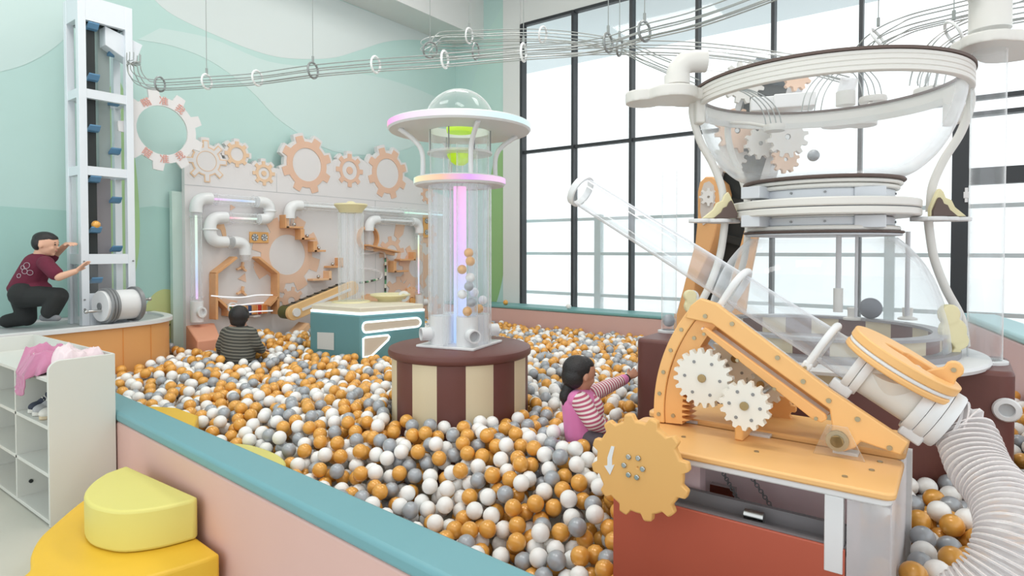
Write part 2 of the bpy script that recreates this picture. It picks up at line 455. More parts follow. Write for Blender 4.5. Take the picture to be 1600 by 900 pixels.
# glazed door at the end of the window row
d = thing('door_1', 'd', 'd', (0.9, YW, 0)); del d['label']; del d['category']; d['kind'] = 'structure'
f = MB().box2((-0.075, YW - 0.05, 0), (0.06, YW + 0.1, 2.81)).box2((0.06, YW - 0.03, 2.79), (1.9, YW + 0.08, 2.83)).box2((0.06, YW - 0.03, 2.13), (1.9, YW + 0.08, 2.29)).box2((1.78, YW - 0.04, 0), (1.9, YW + 0.1, 2.95)).box2((0.06, YW - 0.03, 0), (1.78, YW + 0.08, 0.12))
struct(f, 'door_frame', BLACKF, d)
struct(MB().box2((0.06, YW + 0.02, 0.12), (1.78, YW + 0.03, 2.13)), 'door_pane', PANE, d)
struct(MB().box2((0.06, YW + 0.02, 2.29), (1.78, YW + 0.03, 2.79)), 'door_pane', PANE, d)
struct(MB().box2((0.02, YW - 0.075, 2.0), (0.065, YW - 0.05, 2.06)).box2((0.03, YW - 0.07, 1.96), (0.055, YW - 0.05, 2.1)), 'door_closer', WHITE, d)

# outdoors: pavement, a canopy over it, a frosted screen on a grey frame
struct(MB().box2((-30, YW + 0.15, -0.12), (30, 40, -0.02)), 'pavement', mat('pavement_concrete', rgb(246, 247, 247), 0.8))
struct(MB().box2((-30, YW + 0.15, 5.2), (30, 10.6, 5.35)), 'exterior_canopy', mat('canopy_grey', rgb(226, 232, 234), 0.7))
YS = 8.15
FROST = bpy.data.materials.new('frosted_screen'); FROST.use_nodes = True
nt = FROST.node_tree; nt.nodes.clear()
o_ = nt.nodes.new('ShaderNodeOutputMaterial'); t_ = nt.nodes.new('ShaderNodeBsdfTranslucent'); g_ = nt.nodes.new('ShaderNodeBsdfDiffuse'); x_ = nt.nodes.new('ShaderNodeMixShader'); y_ = nt.nodes.new('ShaderNodeMixShader'); tt = nt.nodes.new('ShaderNodeBsdfTransparent')
t_.inputs[0].default_value = (0.95, 0.98, 0.98, 1); g_.inputs[0].default_value = (0.95, 0.97, 0.97, 1); x_.inputs[0].default_value = 0.35; y_.inputs[0].default_value = 0.25
nt.links.new(t_.outputs[0], x_.inputs[1]); nt.links.new(g_.outputs[0], x_.inputs[2])
nt.links.new(x_.outputs[0], y_.inputs[2]); nt.links.new(tt.outputs[0], y_.inputs[1]); nt.links.new(y_.outputs[0], o_.inputs[0])
RAIL = mat('galvanised_rail', rgb(216, 223, 225), 0.5)
zr = [Py(900, y, YS).z for y in (459, 396, 343)]
scr = thing('frosted_fence', 'frosted white fence panels on a grey metal frame outside the windows', 'fence', (-2.5, YS, 0))
MB().box2((-6.6, YS, 0.05), (3.6, YS + 0.02, zr[2])).build('panel', FROST, scr)
r_ = MB()
for z in zr: r_.box2((-6.6, YS - 0.05, z - 0.025), (3.6, YS - 0.005, z + 0.02))
r_.build('rail', RAIL, scr)
for k in range(6):
    x = Py(936, 400, YS).x + (k - 1) * 1.86
    MB().box2((x - 0.05, YS - 0.06, 0), (x + 0.05, YS + 0.05, zr[2] + 0.06)).build('post', RAIL, scr)

# ================================================================== PADDED WALLS OF THE BALL PIT
def outer_y(x): return 1.464 - 0.0700 * (x + 3.749)
def inner_y(x): return 1.68 - 0.0671 * (x + 4.327)
xa, xb = -5.56, 0.75
t = thing('padded_barrier', 'pink padded barrier with a teal top running past the yellow steps', 'padded barrier', ((xa + xb) / 2, 1.4, 0))
MB().prism([(xa, outer_y(xa) + 0.004, 0), (xb, outer_y(xb) + 0.004, 0), (xb, inner_y(xb) - 0.01, 0), (xa, inner_y(xa) - 0.01, 0)], (0, 0, 0.50)).build('pad', PINKW, t, bevel=0.01)
MB().prism([(xa, outer_y(xa), 0.50), (xb, outer_y(xb), 0.50), (xb, inner_y(xb), 0.50), (xa, inner_y(xa), 0.50)], (0, 0, 0.06)).build('cap', TEALCAP, t, bevel=0.018, seg=3)
t = thing('padded_barrier', 'pink padded barrier with a thin teal top under the tall windows', 'padded barrier', (-3.3, 7.2, 0))
MB().box2((-6.55, 7.01, 0), (-0.2, 7.42, 0.655)).build('pad', PINKW, t, bevel=0.01)
MB().box2((-6.56, 7.0, 0.655), (-0.19, 7.43, 0.695)).build('cap', mat('teal_vinyl_deep', rgb(120, 172, 172), 0.45), t, bevel=0.012)
# slanting wall on the door side
ws = lambda y: 0.0 + 0.203 * (7.26 - y)
t = thing('padded_barrier', 'lilac pink padded barrier with a wide pale aqua top slanting toward the door', 'padded barrier', (0.6, 4.5, 0))
w0, w1 = 7.2, 2.2
MB().prism([(ws(w0), w0, 0), (ws(w1), w1, 0), (ws(w1) + 0.26, w1, 0), (ws(w0) + 0.26, w0, 0)], (0, 0, 0.84)).build('pad', PINKL, t, bevel=0.01)
MB().prism([(ws(w0) - 0.01, w0 + 0.01, 0.84), (ws(w1) - 0.01, w1, 0.84), (ws(w1) + 0.27, w1, 0.84), (ws(w0) + 0.27, w0 + 0.01, 0.84)], (0, 0, 0.06)).build('cap', TEALL, t, bevel=0.02, seg=3)
tag(MB().prism([(0.36, 7.1, 0), (1.42, 2.2, 0), (2.6, 2.2, 0), (2.6, 7.1, 0)], (0, 0, 0.83)).build('padded_platform', REDMAT, None, bevel=0.01), 'brick red padded platform beyond the pale aqua wall top', 'padded platform')

# ================================================================== WHITE SHOE SHELF AND STEPS
SX0, SX1, SY0, SY1 = -5.28, -3.93, 1.15, 1.474
t = thing('shoe_shelf', 'white cubby shoe shelf standing against the pit with a jacket on top', 'shelf', ((SX0 + SX1) / 2, (SY0 + SY1) / 2, 0))
def end_panel(x):
    pts = [(x, SY1, 0.0), (x, SY1, 0.9)]
    for k in range(7):
        a = math.pi / 2 * k / 6; pts.append((x, SY0 + 0.06 - 0.06 * math.sin(a), 0.84 + 0.06 * math.cos(a)))
    pts.append((x, SY0, 0.0))
    MB().prism(pts, (-0.02, 0, 0)).build('side_panel', WHITE_PAINT, t, bevel=0.003)
end_panel(SX1); end_panel(SX0 + 0.02)
MB().box2((SX0 + 0.02, SY1 - 0.015, 0.02), (SX1 - 0.02, SY1, 0.9)).build('back_panel', WHITE_PAINT, t)
SHELF_Z = [0.03, 0.285, 0.545]
for z in SHELF_Z: MB().box2((SX0 + 0.02, SY0 + 0.004, z - 0.02), (SX1 - 0.02, SY1 - 0.015, z)).build('shelf_board', WHITE_PAINT, t, bevel=0.002)
MB().box2((SX0 + 0.02, SY0, 0.785), (SX1 - 0.02, SY1 - 0.015, 0.805)).build('top_board', WHITE_PAINT, t, bevel=0.002)
dv = MB().box2((-4.505, SY0 + 0.004, 0.03), (-4.485, SY1 - 0.015, 0.785)).build('divider', WHITE_PAINT, t)
for z in (0.11, 0.74):
    MB().cyl((-4.485, SY0 + 0.07, z), (-4.478, SY0 + 0.07, z), 0.011).build('cable_hole', BLACKB, dv)

def quarter(pts_px, z0, z1, name, m, label, under=None):
    ps = [Pz(x, y, z1) for x, y in pts_px]
    ob = MB().prism([(p.x, p.y, z0) for p in ps], (0, 0, z1 - z0)).build(name, m, None, smooth=50, bevel=0.014, seg=3)
    return tag(ob, label, 'step')
up_px = [(198, 727), (190, 730)] + [tuple(p[:2]) for p in bezier([(165, 739, 0), (143, 754, 0), (131, 772, 0), (139, 787, 0), (160, 795, 0), (195, 799, 0), (249, 793, 0), (306, 780, 0)], 4)] + [(309, 776)]
quarter(up_px, 0.192, 0.375, 'foam_step', YEL_L, 'lemon yellow padded step resting on the wider marigold step')
zl = 0.19
pl = [Pz(x, y, zl) for x, y in [(129, 797), (104, 808), (80, 822), (60, 842), (48, 866), (46, 890)]]
rc = Vector((-2.575, 1.352, zl)); lc = Vector((-3.88, 1.44, zl))
low = [lc, Vector((-3.80, 1.24, zl)), Vector((-3.68, 1.10, zl))] + [p for p in pl[2:]]
low = [Vector((-3.74, 1.435, zl))] + bezier([(-3.74, 1.40, zl), (-3.70, 1.24, zl)] + [tuple(p) for p in pl[2:]] + [(-2.95, 0.74, zl), (-2.72, 0.86, zl), (-2.6, 1.10, zl), (-2.555, 1.30, zl)], 4) + [Vector((-2.555, 1.352, zl))]
ob = MB().prism([(p.x, p.y, 0.002) for p in low], (0, 0, zl - 0.002)).build('foam_step', YEL_D, None, smooth=50, bevel=0.014, seg=3)
tag(ob, 'wide marigold yellow padded step lying on the floor under the lemon one', 'step')
def yq(x): return inner_y(x) + 0.004
ins = [(-3.5, yq(-3.5)), (-2.78, yq(-2.78))] + [tuple(p[:2]) for p in bezier([(-2.79, 1.80, 0), (-2.87, 1.88, 0), (-3.05, 1.93, 0), (-3.3, 1.925, 0), (-3.45, 1.85, 0)], 4)]
tag(MB().prism([(x, y, 0.06) for x, y in ins], (0, 0, 0.315)).build('foam_step', YEL_L, None, smooth=50, bevel=0.014, seg=3), 'pale yellow rounded step among the balls inside the pit', 'step')
ins2 = [(-4.25, yq(-4.25)), (-3.52, yq(-3.52)), (-3.52, 1.72), (-3.75, 1.86), (-4.05, 1.87), (-4.25, 1.78)]
tag(MB().prism([(x, y, 0.06) for x, y in ins2], (0, 0, 0.425)).build('foam_step', YEL_D, None, smooth=50, bevel=0.014, seg=3), 'marigold yellow step edge showing between teal wall top and balls', 'step')

# ---- shoes on the shelf
NAVY = mat('navy_knit', rgb(52, 58, 74), 0.7); SHOEW = mat('shoe_white', rgb(222, 220, 212), 0.6); SHOEG = mat('shoe_grey', rgb(176, 178, 180), 0.6); GUM = mat('gum_sole', rgb(206, 190, 160), 0.6)
def sneaker(x, y, z, upper, sole, label, L=0.2):
    """toe toward -y"""
    s = thing('sneaker', label, 'shoe', (x, y, z), 'sneakers on the shelf')
    n = 22; prof = []
    for k in range(n):
        a = 2 * math.pi * k / n; w = 0.036 * (1 + 0.12 * math.cos(a)) 
        prof.append((x + w * math.sin(a), y - 0.5 * L * math.cos(a), z))
    MB().prism(prof, (0, 0, 0.026)).build('sole', sole, s, smooth=60, bevel=0.006)
    b = MB()
    b.ellipsoid((x, y - 0.052, z + 0.034), (0.034, 0.046, 0.03)); b.ellipsoid((x, y, z + 0.045), (0.033, 0.06, 0.042)); b.ellipsoid((x, y + 0.056, z + 0.05), (0.031, 0.038, 0.052))
    b.capsule((x, y + 0.03, z + 0.05), (x, y + 0.062, z + 0.092), 0.026, 0.025); b.ellipsoid((x, y + 0.005, z + 0.082), (0.02, 0.014, 0.03), Matrix.Rotation(0.5, 3, 'X'))
    merged(b, 'upper', upper, s, 0.0045, 4)
    l = MB()
    for k in range(4):
        yy = y - 0.026 + k * 0.013; zz = z + 0.078 + k * 0.006
        l.tube([(x - 0.022, yy, zz - 0.012), (x, yy - 0.004, zz + 0.006), (x + 0.022, yy, zz - 0.012)], 0.0035, 6)
    l.build('laces', SHOEW, s)
    MB().tube(bezier([(x + 0.033, y - 0.03, z + 0.04), (x + 0.036, y + 0.01, z + 0.05), (x + 0.034, y + 0.05, z + 0.035)], 4), 0.005, 6).build('side_stripe', NAVY if upper is not NAVY else SHOEW, s)
    MB().torus((x, y + 0.062, z + 0.096), 0.024, 0.006, (0, -0.4, 1), 18, 6).build('collar', upper, s)
sneaker(-4.36, 1.275, SHELF_Z[2] + 0.001, NAVY, SHOEW, 'dark navy sneaker with white laces on the shelf below the jacket')
sneaker(-4.265, 1.27, SHELF_Z[2] + 0.001, SHOEG, SHOEW, 'light grey sneaker standing between the navy and the white sneaker')
sneaker(-4.14, 1.262, SHELF_Z[2] + 0.001, SHOEW, GUM, 'white sneaker with tan sole nearest the shelf end panel', 0.19)

# ---- jacket thrown on the shelf top: a folded cloth with creases
def cloth(name, px_poly, m, parent, zbase, amp, seed):
    pass
JP = mat('rose_cloth', rgb(196, 128, 160), 0.85, sheen=0.3, bump=0.3, bscale=25); JL = mat('pale_pink_cloth', rgb(232, 214, 218), 0.85, sheen=0.3, bump=0.3, bscale=25)
jt = thing('jacket', 'crumpled rose and pale pink jacket dropped on the white shelf', 'jacket', (-4.1, 1.32, 0.806))
zt = 0.806
def drape(name, m, x0, x1, y0, y1, hang, mound, seed, nu=44, nv=60):
    """a crumpled cloth sheet lying on the shelf top; hang(u) is how far it falls over the front edge"""
    verts = []; faces = []
    for i in range(nu + 1):
        u = i / nu
        for j in range(nv + 1):
            v = j / nv; hl = hang(u); tot = hl + (y1 - y0); s_ = v * tot
            wob = 0.02 * math.sin(7 * v + seed)
            x = x0 + (x1 - x0) * u + wob * (1 - abs(2 * u - 1))
            if s_ < hl: y, z, ny, nz = y0 - 0.006, zt - (hl - s_), -1.0, 0.2
            else: y, z, ny, nz = y0 + (s_ - hl), zt + 0.003, 0.0, 1.0
            q = Vector((x * 9 + seed, (y * 9 if s_ >= hl else z * 9), seed * 0.7))
            fold = 1 - abs(2 * noise.noise(q * 1.0 + Vector((0, 0, 3)))) ; fold2 = 1 - abs(2 * noise.noise(Vector((x * 24 + y * 14, y * 16 - x * 9 + z * 16, seed))))
            edge = min(1, 5 * min(u, 1 - u)) * min(1, 6 * min(v + (0.12 if hl > 0.01 else 0), 1 - v + 0.02))
            h = max(0.0, mound * max(0, edge) ** 0.5 * (0.72 + 0.5 * noise.noise(q * 0.7 + Vector((5, 1, 0)))) + (0.030 * max(0, fold) ** 2 + 0.014 * max(0, fold2) ** 3) * (0.35 + 0.65 * max(0, edge)))
            if s_ < hl: h = 0.5 * h + 0.004
            zz = z + h * nz; yy = y + h * ny
            if name == 'body': x = min(x, -3.958)
            verts.append((x, yy, zz))
    for i in range(nu):
        for j in range(nv):
            a = i * (nv + 1) + j; faces.append((a, a + 1, a + nv + 2, a + nv + 1))
    o = MB().add(verts, faces).build(name, m, jt, smooth=180)
    sd_ = o.modifiers.new('thick', 'SOLIDIFY'); sd_.thickness = 0.004; sd_.offset = -1
    return o
drape('sleeve', JP, -4.34, -4.06, SY0, 1.40, lambda u: 0.13 * max(0, math.sin(math.pi * min(1, u * 1.25))) ** 0.7, 0.12, 2.3)
drape('body', JL, -4.16, -3.958, SY0 + 0.05, 1.455, lambda u: 0.0, 0.15, 6.1)
drape('lining', SHOEW, -4.27, -4.19, SY0 + 0.012, SY0 + 0.075, lambda u: 0.0, 0.10, 4.4, 12, 12)

# ================================================================== ORANGE COUNTER WITH THE BALL LIFT
ZCT = 0.88
ct = thing('curved_counter', 'curved orange counter with a white rim under the white ball lift', 'counter', (-6.1, 1.9, 0))
front = bezier([(-5.60, 0.55, 0), (-5.60, 1.2, 0), (-5.62, 1.75, 0), (-5.66, 2.2, 0), (-5.74, 2.5, 0), (-5.92, 2.7, 0), (-6.2, 2.80, 0), (-6.58, 2.83, 0)], 5)
def outline(off, z): 
    pts = []
    for i, p in enumerate(front):
        a = front[max(i - 1, 0)]; b = front[min(i + 1, len(front) - 1)]; tdir = (b - a).normalized(); nrm = Vector((tdir.y, -tdir.x, 0))
        q = p - nrm * off; pts.append(Vector((q.x, min(q.y, 2.9), z)))
    return pts
body = outline(0.03, 0.0) + [Vector((-6.585, 0.55, 0))]
MB().prism(body, (0, 0, ZCT - 0.035)).build('front_panel', mat('orange_laminate', rgb(232, 170, 106), 0.4, vary=0.04), ct, smooth=30)
o1 = outline(0.0, ZCT - 0.035); i1 = outline(0.07, ZCT - 0.035)
rim = MB()
nn = len(o1)
MB().ringprism(o1 + [Vector((-6.585, 0.5, ZCT - 0.035))], i1 + [Vector((-6.58, 0.62, ZCT - 0.035))], (0, 0, 0.035)).build('rim', WHITE, ct, bevel=0.006)
MB().prism([Vector((p.x, p.y, ZCT - 0.034)) for p in i1] + [Vector((-6.58, 0.62, ZCT - 0.034))], (0, 0, 0.012)).build('tray', GREYL, ct)
for yy in (1.42, 2.2, 2.42):
    p = min(outline(0.0285, 0.0), key=lambda q: abs(q.y - yy)); MB().box((p.x, p.y, 0.43), (0.006, 0.004, 0.8)).build('panel_seam', ORANGE_DK, ct)

TX0, TX1, TY0, TY1, TZ = -6.22, -5.9, 1.97, 2.385, 3.62
tw = thing('ball_lift', 'tall white frame tower with a black cup belt reaching up the mint wall', 'ball lift', (-6.06, 2.185, ZCT))
z0 = ZCT - 0.02
pw = 0.058
for x in (TX0, TX1):
    for y in (TY0, TY1):
        sx = 1 if x == TX0 else -1; sy = 1 if y == TY0 else -1
        MB().box2((x, y, z0), (x + sx * pw, y + sy * pw, TZ)).build('post', WHITE_METAL, tw, bevel=0.003)
for zc, h in ((2.81, 0.075), (2.165, 0.075), (1.42, 0.085)):
    b = MB()
    b.box2((TX1 - 0.05, TY0 + pw, zc - h / 2), (TX1 - 0.004, TY1 - pw, zc + h / 2)); b.box2((TX0 + 0.004, TY0 + pw, zc - h / 2), (TX0 + 0.05, TY1 - pw, zc + h / 2))
    b.box2((TX0 + pw, TY0 + 0.004, zc - h / 2), (TX1 - pw, TY0 + 0.05, zc + h / 2)); b.box2((TX0 + pw, TY1 - 0.05, zc - h / 2), (TX1 - pw, TY1 - 0.004, zc + h / 2))
    b.build('crossbar', WHITE_METAL, tw)
b = MB().box2((TX1 - 0.05, TY0 + pw, 3.42), (TX1 - 0.002, TY1 - pw, TZ)).box2((TX0 + 0.002, TY0 + pw, 3.42), (TX0 + 0.05, TY1 - pw, TZ)).box2((TX0 + pw, TY0 + 0.002, 3.42), (TX1 - pw, TY0 + 0.05, TZ)).box2((TX0 + pw, TY1 - 0.05, 3.42), (TX1 - pw, TY1 - 0.002, TZ)).box2((TX0 + 0.05, TY0 + 0.05, TZ - 0.02), (TX1 - 0.05, TY1 - 0.05, TZ - 0.003))
b.build('top_frame', WHITE_METAL, tw)
MB().box2((TX1 - 0.03, TY0 + pw, z0), (TX1 - 0.006, TY1 - pw, 1.13)).build('front_panel', WHITE_METAL, tw)
MB().box2((TX1 - 0.025, TY0 + pw, 1.13), (TX1 - 0.018, TY1 - pw, 1.378)).build('window_sheet', ACR, tw)
MB().box2((TX0 + pw, TY0 + 0.02, z0), (TX1 - pw, TY0 + 0.028, 1.378)).build('window_sheet', ACR, tw)
MB().box2((TX0 + pw, TY0 + 0.015, 1.46), (TX1 - pw, TY0 + 0.022, 2.13)).build('window_sheet', ACR, tw)
bt = MB().box2((-6.03, TY0 + 0.09, 1.0), (-5.98, TY0 + 0.15, 3.45)).build('belt', BLACKB, tw)
MB().box2((-6.12, TY0 + 0.20, 2.2), (-6.06, TY0 + 0.29, 3.44)).build('return_belt', mat('grey_belt', rgb(150, 162, 160), 0.5), tw)
MB().box2((-6.15, TY0 + 0.14, z0), (-6.1, TY0 + 0.30, 2.13)).build('back_plate', mat('taupe_plate', rgb(142, 138, 142), 0.5), tw)
def cup(y, z, x=-5.975, parent=tw):
    MB().prism([(x, y - 0.04, z), (x + 0.07, y - 0.04, z + 0.035), (x + 0.07, y - 0.04, z + 0.025), (x + 0.04, y - 0.04, z - 0.012), (x, y - 0.04, z - 0.02)], (0, 0.08, 0)).build('belt_cup', BLUEC, parent)
for k in range(6): cup(TY0 + 0.12, 3.38 - 0.43 * k)
for k in range(5): cup(TY0 + 0.31, 3.22 - 0.43 * k, -6.06)
MB().cyl((-6.0, TY0 + 0.07, 3.45), (-6.0, TY0 + 0.33, 3.45), 0.035).build('drive_roller', BLACKB, tw)
# white outlet chute at the top
c1, c2 = Vector((-6.0, TY1 - 0.16, 3.36)), Vector((-6.0, TY1 + 0.10, 3.26))
ch = MB()
ch.add([(-6.08, TY1 - 0.20, 3.26), (-5.94, TY1 - 0.20, 3.26), (-5.94, TY1 - 0.20, 3.42), (-6.08, TY1 - 0.20, 3.42), (-6.08, TY1 + 0.03, 3.14), (-5.94, TY1 + 0.03, 3.14), (-5.92, TY1 + 0.09, 3.33), (-6.10, TY1 + 0.09, 3.33)],
       [(0, 1, 2, 3), (4, 7, 6, 5), (0, 4, 5, 1), (1, 5, 6, 2), (2, 6, 7, 3), (3, 7, 4, 0)])
ch.build('outlet_chute', WHITE_METAL, tw, bevel=0.004)
for z in (1.0, 1.08, 1.4): 
    for y in (TY0 + 0.02, TY1 - 0.02): MB().cyl((TX1 - 0.002, y, z), (TX1 + 0.006, y, z), 0.008, n=10).build('bolt', GREYM, tw)
# a gold ball riding a cup
ball_in_lift = (-5.94, TY0 + 0.12, 3.38 - 0.43 * 4 + 0.05)

# winch drum with crank handles in front of the lift
wz = ZCT + 0.15
wa, wb_ = Vector((-5.745, 2.05, wz)), Vector((-5.79, 2.345, wz))
ax = (wb_ - wa).normalized()
wn = thing('winch_drum', 'white winch drum with grey rims and chrome cranks on the counter', 'winch', (-5.78, 2.23, ZCT))
MB().cyl(wa + ax * 0.05, wb_ - ax * 0.03, 0.128, n=40).build('drum', WHITE, wn)
d_ = MB()
for k in range(3): d_.torus(wa + ax * (0.03 + 0.024 * k), 0.137, 0.013, ax, 40, 8)
d_.build('rim', GREYM, wn)
MB().lathe([(0.118, 0), (0.15, 0), (0.15, 0.03), (0.118, 0.03)], wb_ - ax * 0.035, 40, ax, close=True).build('rim', GREYM, wn)
MB().cyl(wa - ax * 0.004, wa + ax * 0.05, 0.128, n=40).build('end_disc', WHITE, wn, bevel=0.004)
MB().cyl(wa - ax * 0.012, wa, 0.03, n=20).build('hub', GREYM, wn)
MB().box(wa + ax * 0.03 + Vector((-0.07, 0, -0.02)), (0.10, 0.03, 0.26)).build('bracket', GREYM, wn)
MB().box(wb_ - ax * 0.02 + Vector((-0.07, 0, -0.02)), (0.10, 0.03, 0.26)).build('bracket', GREYM, wn)
for p, s in ((wa + Vector((0.02, 0, -0.035)), -1), (wb_ + Vector((0, 0, 0.03)), 1)):
    c_ = MB().cyl(p + ax * s * 0.0, p + ax * s * 0.11, 0.012, n=14).ellipsoid(p + ax * s * 0.115, 0.017).build('crank_handle', STEEL, wn)

# white gear ring with the pink words, bolted to the lift
GX = -5.99
gc = Px(253, 204, GX)
gr = thing('gear_sign', 'white gear ring sign with pink characters fixed beside the lift', 'sign', tuple(gc))
g = MB(); gear(g, gc, (0, 1, 0), (0, 0, 1), 0.375, 0.305, 9, 0.226, 0.02, math.radians(103), top=0.34, foot=0.5)
g.build('ring', mat('white_acrylic_board', rgb(226, 224, 224), 0.4), gr)
for px, py in ((203, 170), (203, 216)):
    p = Px(px, py, GX); MB().cyl(p + Vector((-0.03, 0, 0)), p + Vector((0.035, 0, 0)), 0.016, n=14).build('bolt', WHITE, gr)
SIGNP = mat('sign_pink', rgb(222, 164, 152), 0.6)
def letter(ch, center, size, rot, m, parent, name, xdir=(0, 1, 0), zdir=(0, 0, 1), depth=0.002):
    cu = bpy.data.curves.new('t', 'FONT'); cu.body = ch; cu.size = size; cu.align_x = 'CENTER'; cu.align_y = 'CENTER'; cu.extrude = depth
    ob = bpy.data.objects.new('t', cu); COL.objects.link(ob)
    bpy.context.view_layer.update()
    me = bpy.data.meshes.new_from_object(ob.evaluated_get(bpy.context.evaluated_depsgraph_get()))
    bpy.data.objects.remove(ob); bpy.data.curves.remove(cu)
    X, Z = Vector(xdir).normalized(), Vector(zdir).normalized(); N = X.cross(Z)
    R = Matrix((X, Z, N)).transposed() @ Matrix.Rotation(rot, 3, 'Z')
    org = Vector((0, 0, 0)); o2 = parent
    while o2 is not None: org += o2.location; o2 = o2.parent
    for v in me.vertices: v.co = R @ v.co + Vector(center) - org
    me.materials.clear(); me.materials.append(m)
    o = bpy.data.objects.new(name, me); COL.objects.link(o); o.parent = parent
    return o
for chs, angs, flip in (('瞄准我', (122, 88, 55), -90), ('瞄准我', (238, 272, 305), 90)):
    for ch, a in zip(chs, angs):
        a_ = math.radians(a); c = gc + Vector((0.024, math.cos(a_) * 0.268, math.sin(a_) * 0.268))
        letter(ch, c, 0.085, a_ + math.radians(flip), SIGNP, gr, 'character')

# ================================================================== STRIPED DRUM WITH THE SAUCER TOWER
pc = Pd(719, 538, 4.05); PZ = 0.87; PR = 0.455
pc = Vector((pc.x, pc.y, 0))
dr = thing('striped_drum', 'round drum in brown and cream stripes carrying the lit saucer tower', 'drum table', (pc.x, pc.y, 0.0))
N = 96
body = MB(); top = MB()
th0 = math.atan2(-pc.y, -pc.x)          # toward the eye
for i in range(N):
    a, b = 2 * math.pi * i / N, 2 * math.pi * (i + 1) / N
for s in range(16):
    a0 = th0 + math.radians(-7 - 11.25 + 22.5 * s); seg = MB(); pts = []
    for k in range(9):
        a = a0 + math.radians(22.5) * k / 8; rr = PR - 0.012 + 0.006 * math.sin(math.pi * k / 8)
        pts.append((pc.x + rr * math.cos(a), pc.y + rr * math.sin(a), 0.0))
    for k in range(8, -1, -1):
        a = a0 + math.radians(22.5) * k / 8; pts.append((pc.x + (PR - 0.06) * math.cos(a), pc.y + (PR - 0.06) * math.sin(a), 0.0))
    seg.prism(pts, (0, 0, PZ - 0.06)).build('brown_stripe' if s % 2 == 0 else 'cream_stripe', BROWNV if s % 2 == 0 else CREAMV, dr, smooth=30)
MB().lathe([(0.0005, PZ - 0.06), (PR, PZ - 0.06), (PR + 0.012, PZ - 0.05), (PR + 0.016, PZ - 0.03), (PR + 0.01, PZ - 0.008), (PR - 0.01, PZ), (0.0005, PZ)], (pc.x, pc.y, 0), 96).build('top', BROWNV, dr, smooth=50)

uf = thing('saucer_tower', 'clear ball tower with a lit flying saucer top on the striped drum', 'ball tower', (pc.x, pc.y, PZ))
tilt = 0.0
def U(dx, dy, z): return Vector((pc.x + dx, pc.y + dy, z))
ro = math.radians(36.3)                    # the square base stands square to the room and so turned to the eye
def Q(a, b, z): return Vector((pc.x + a, pc.y + b, z))
MB().box(Q(0, 0, PZ + 0.008), (0.42, 0.42, 0.016), rz=math.radians(12)).build('base_plate', WHITE, uf, bevel=0.004)
TO = []
for k in range(4):
    a = th0 + math.radians(20 + 90 * k); TO.append((0.134 * math.cos(a), 0.134 * math.sin(a)))
zring, zdisc = 1.945, 2.30
for k, (dx, dy) in enumerate(TO):
    MB().cyl(U(dx, dy, PZ + 0.016), U(dx, dy, zdisc - 0.12), 0.068, n=28, caps=False).build('ball_tube', ACRT, uf)
    bm_ = MB().lathe([(0.0005, PZ + 0.016), (0.071, PZ + 0.016), (0.071, PZ + 0.20), (0.0005, PZ + 0.20)], (pc.x + dx, pc.y + dy, 0), 28)
    o = bm_.build('outlet_block', mat('frosted_white', rgb(232, 232, 232), 0.3), uf)
    e = Vector((dx, dy, 0)).normalized(); cq = Q(dx, dy, PZ + 0.085)
    MB().lathe([(0.034, 0), (0.043, 0), (0.043, 0.075), (0.034, 0.075)], cq + e * 0.06, 24, e, close=True).build('outlet_pipe', WHITE, o)
    MB().cyl(cq + e * 0.065, cq + e * 0.10, 0.034).build('outlet_hole', GREYL, o)
led = emit_ramp('saucer_core_light', [(0.0, (0.35, 0.55, 1.0, 1)), (0.35, (0.55, 0.6, 1.0, 1)), (0.65, (0.8, 0.45, 1.0, 1)), (1.0, (1.0, 0.45, 0.8, 1))], 0.95, 'Z')
MB().cyl(Q(0, 0, PZ + 0.016), Q(0, 0, zring - 0.03), 0.042, n=24).build('light_column', led, uf)
for k in range(4):
    a = math.radians(12 + 90 * k); MB().cyl(Q(0.19 * math.cos(a), 0.19 * math.sin(a), PZ + 0.016), Q(0.19 * math.cos(a), 0.19 * math.sin(a), zring - 0.03), 0.015, n=12).build('highlight_rod', ACRT, uf)  # clear rods added to imitate upright highlights in the tubes
MB().cyl(U(0, 0, PZ + 0.016), U(0, 0, zring - 0.03), 0.208, n=48, caps=False).build('outer_sleeve', ACR, uf)
# lit rings
rb = [(0.0, (1.0, 1.0, 1.0, 1)), (0.1, (1.0, 0.62, 0.36, 1)), (0.26, (1.0, 0.42, 0.9, 1)), (0.48, (0.98, 0.8, 1.0, 1)), (0.8, (1.0, 0.97, 1.0, 1)), (1.0, (0.74, 0.98, 1.0, 1))]
led2 = emit_ramp('saucer_rim_light', rb, 0.78, 'X')
led3 = emit_ramp('saucer_collar_light', [(0.0, (0.5, 1.0, 1.0, 1)), (0.12, (0.6, 1.0, 1.0, 1)), (0.28, (1.0, 0.92, 0.55, 1)), (0.66, (1.0, 0.62, 0.42, 1)), (0.9, (0.84, 0.42, 1.0, 1)), (1.0, (1.0, 0.7, 0.95, 1))], 0.78, 'X')
def plate(z, R, ri, th, nm, ledm):
    o = MB().lathe([(ri, z - th / 2), (R - 0.01, z - th / 2), (R, z - th * 0.28), (R - 0.012, z - th * 0.2), (R - 0.012, z + th * 0.25), (R, z + th * 0.32), (R - 0.012, z + th / 2), (ri, z + th / 2)], (pc.x, pc.y, 0), 72, close=True).build(nm, WHITE, uf)
    MB().lathe([(R - 0.014, z - th * 0.22), (R + 0.001, z - th * 0.22), (R + 0.002, z), (R + 0.001, z + th * 0.36), (R - 0.014, z + th * 0.36)], (pc.x, pc.y, 0), 72, close=True).build('light_strip', ledm, o)
plate(zring, 0.30, 0.205, 0.055, 'collar', led3)
plate(zdisc, 0.468, 0.20, 0.055, 'saucer_disc', led2)
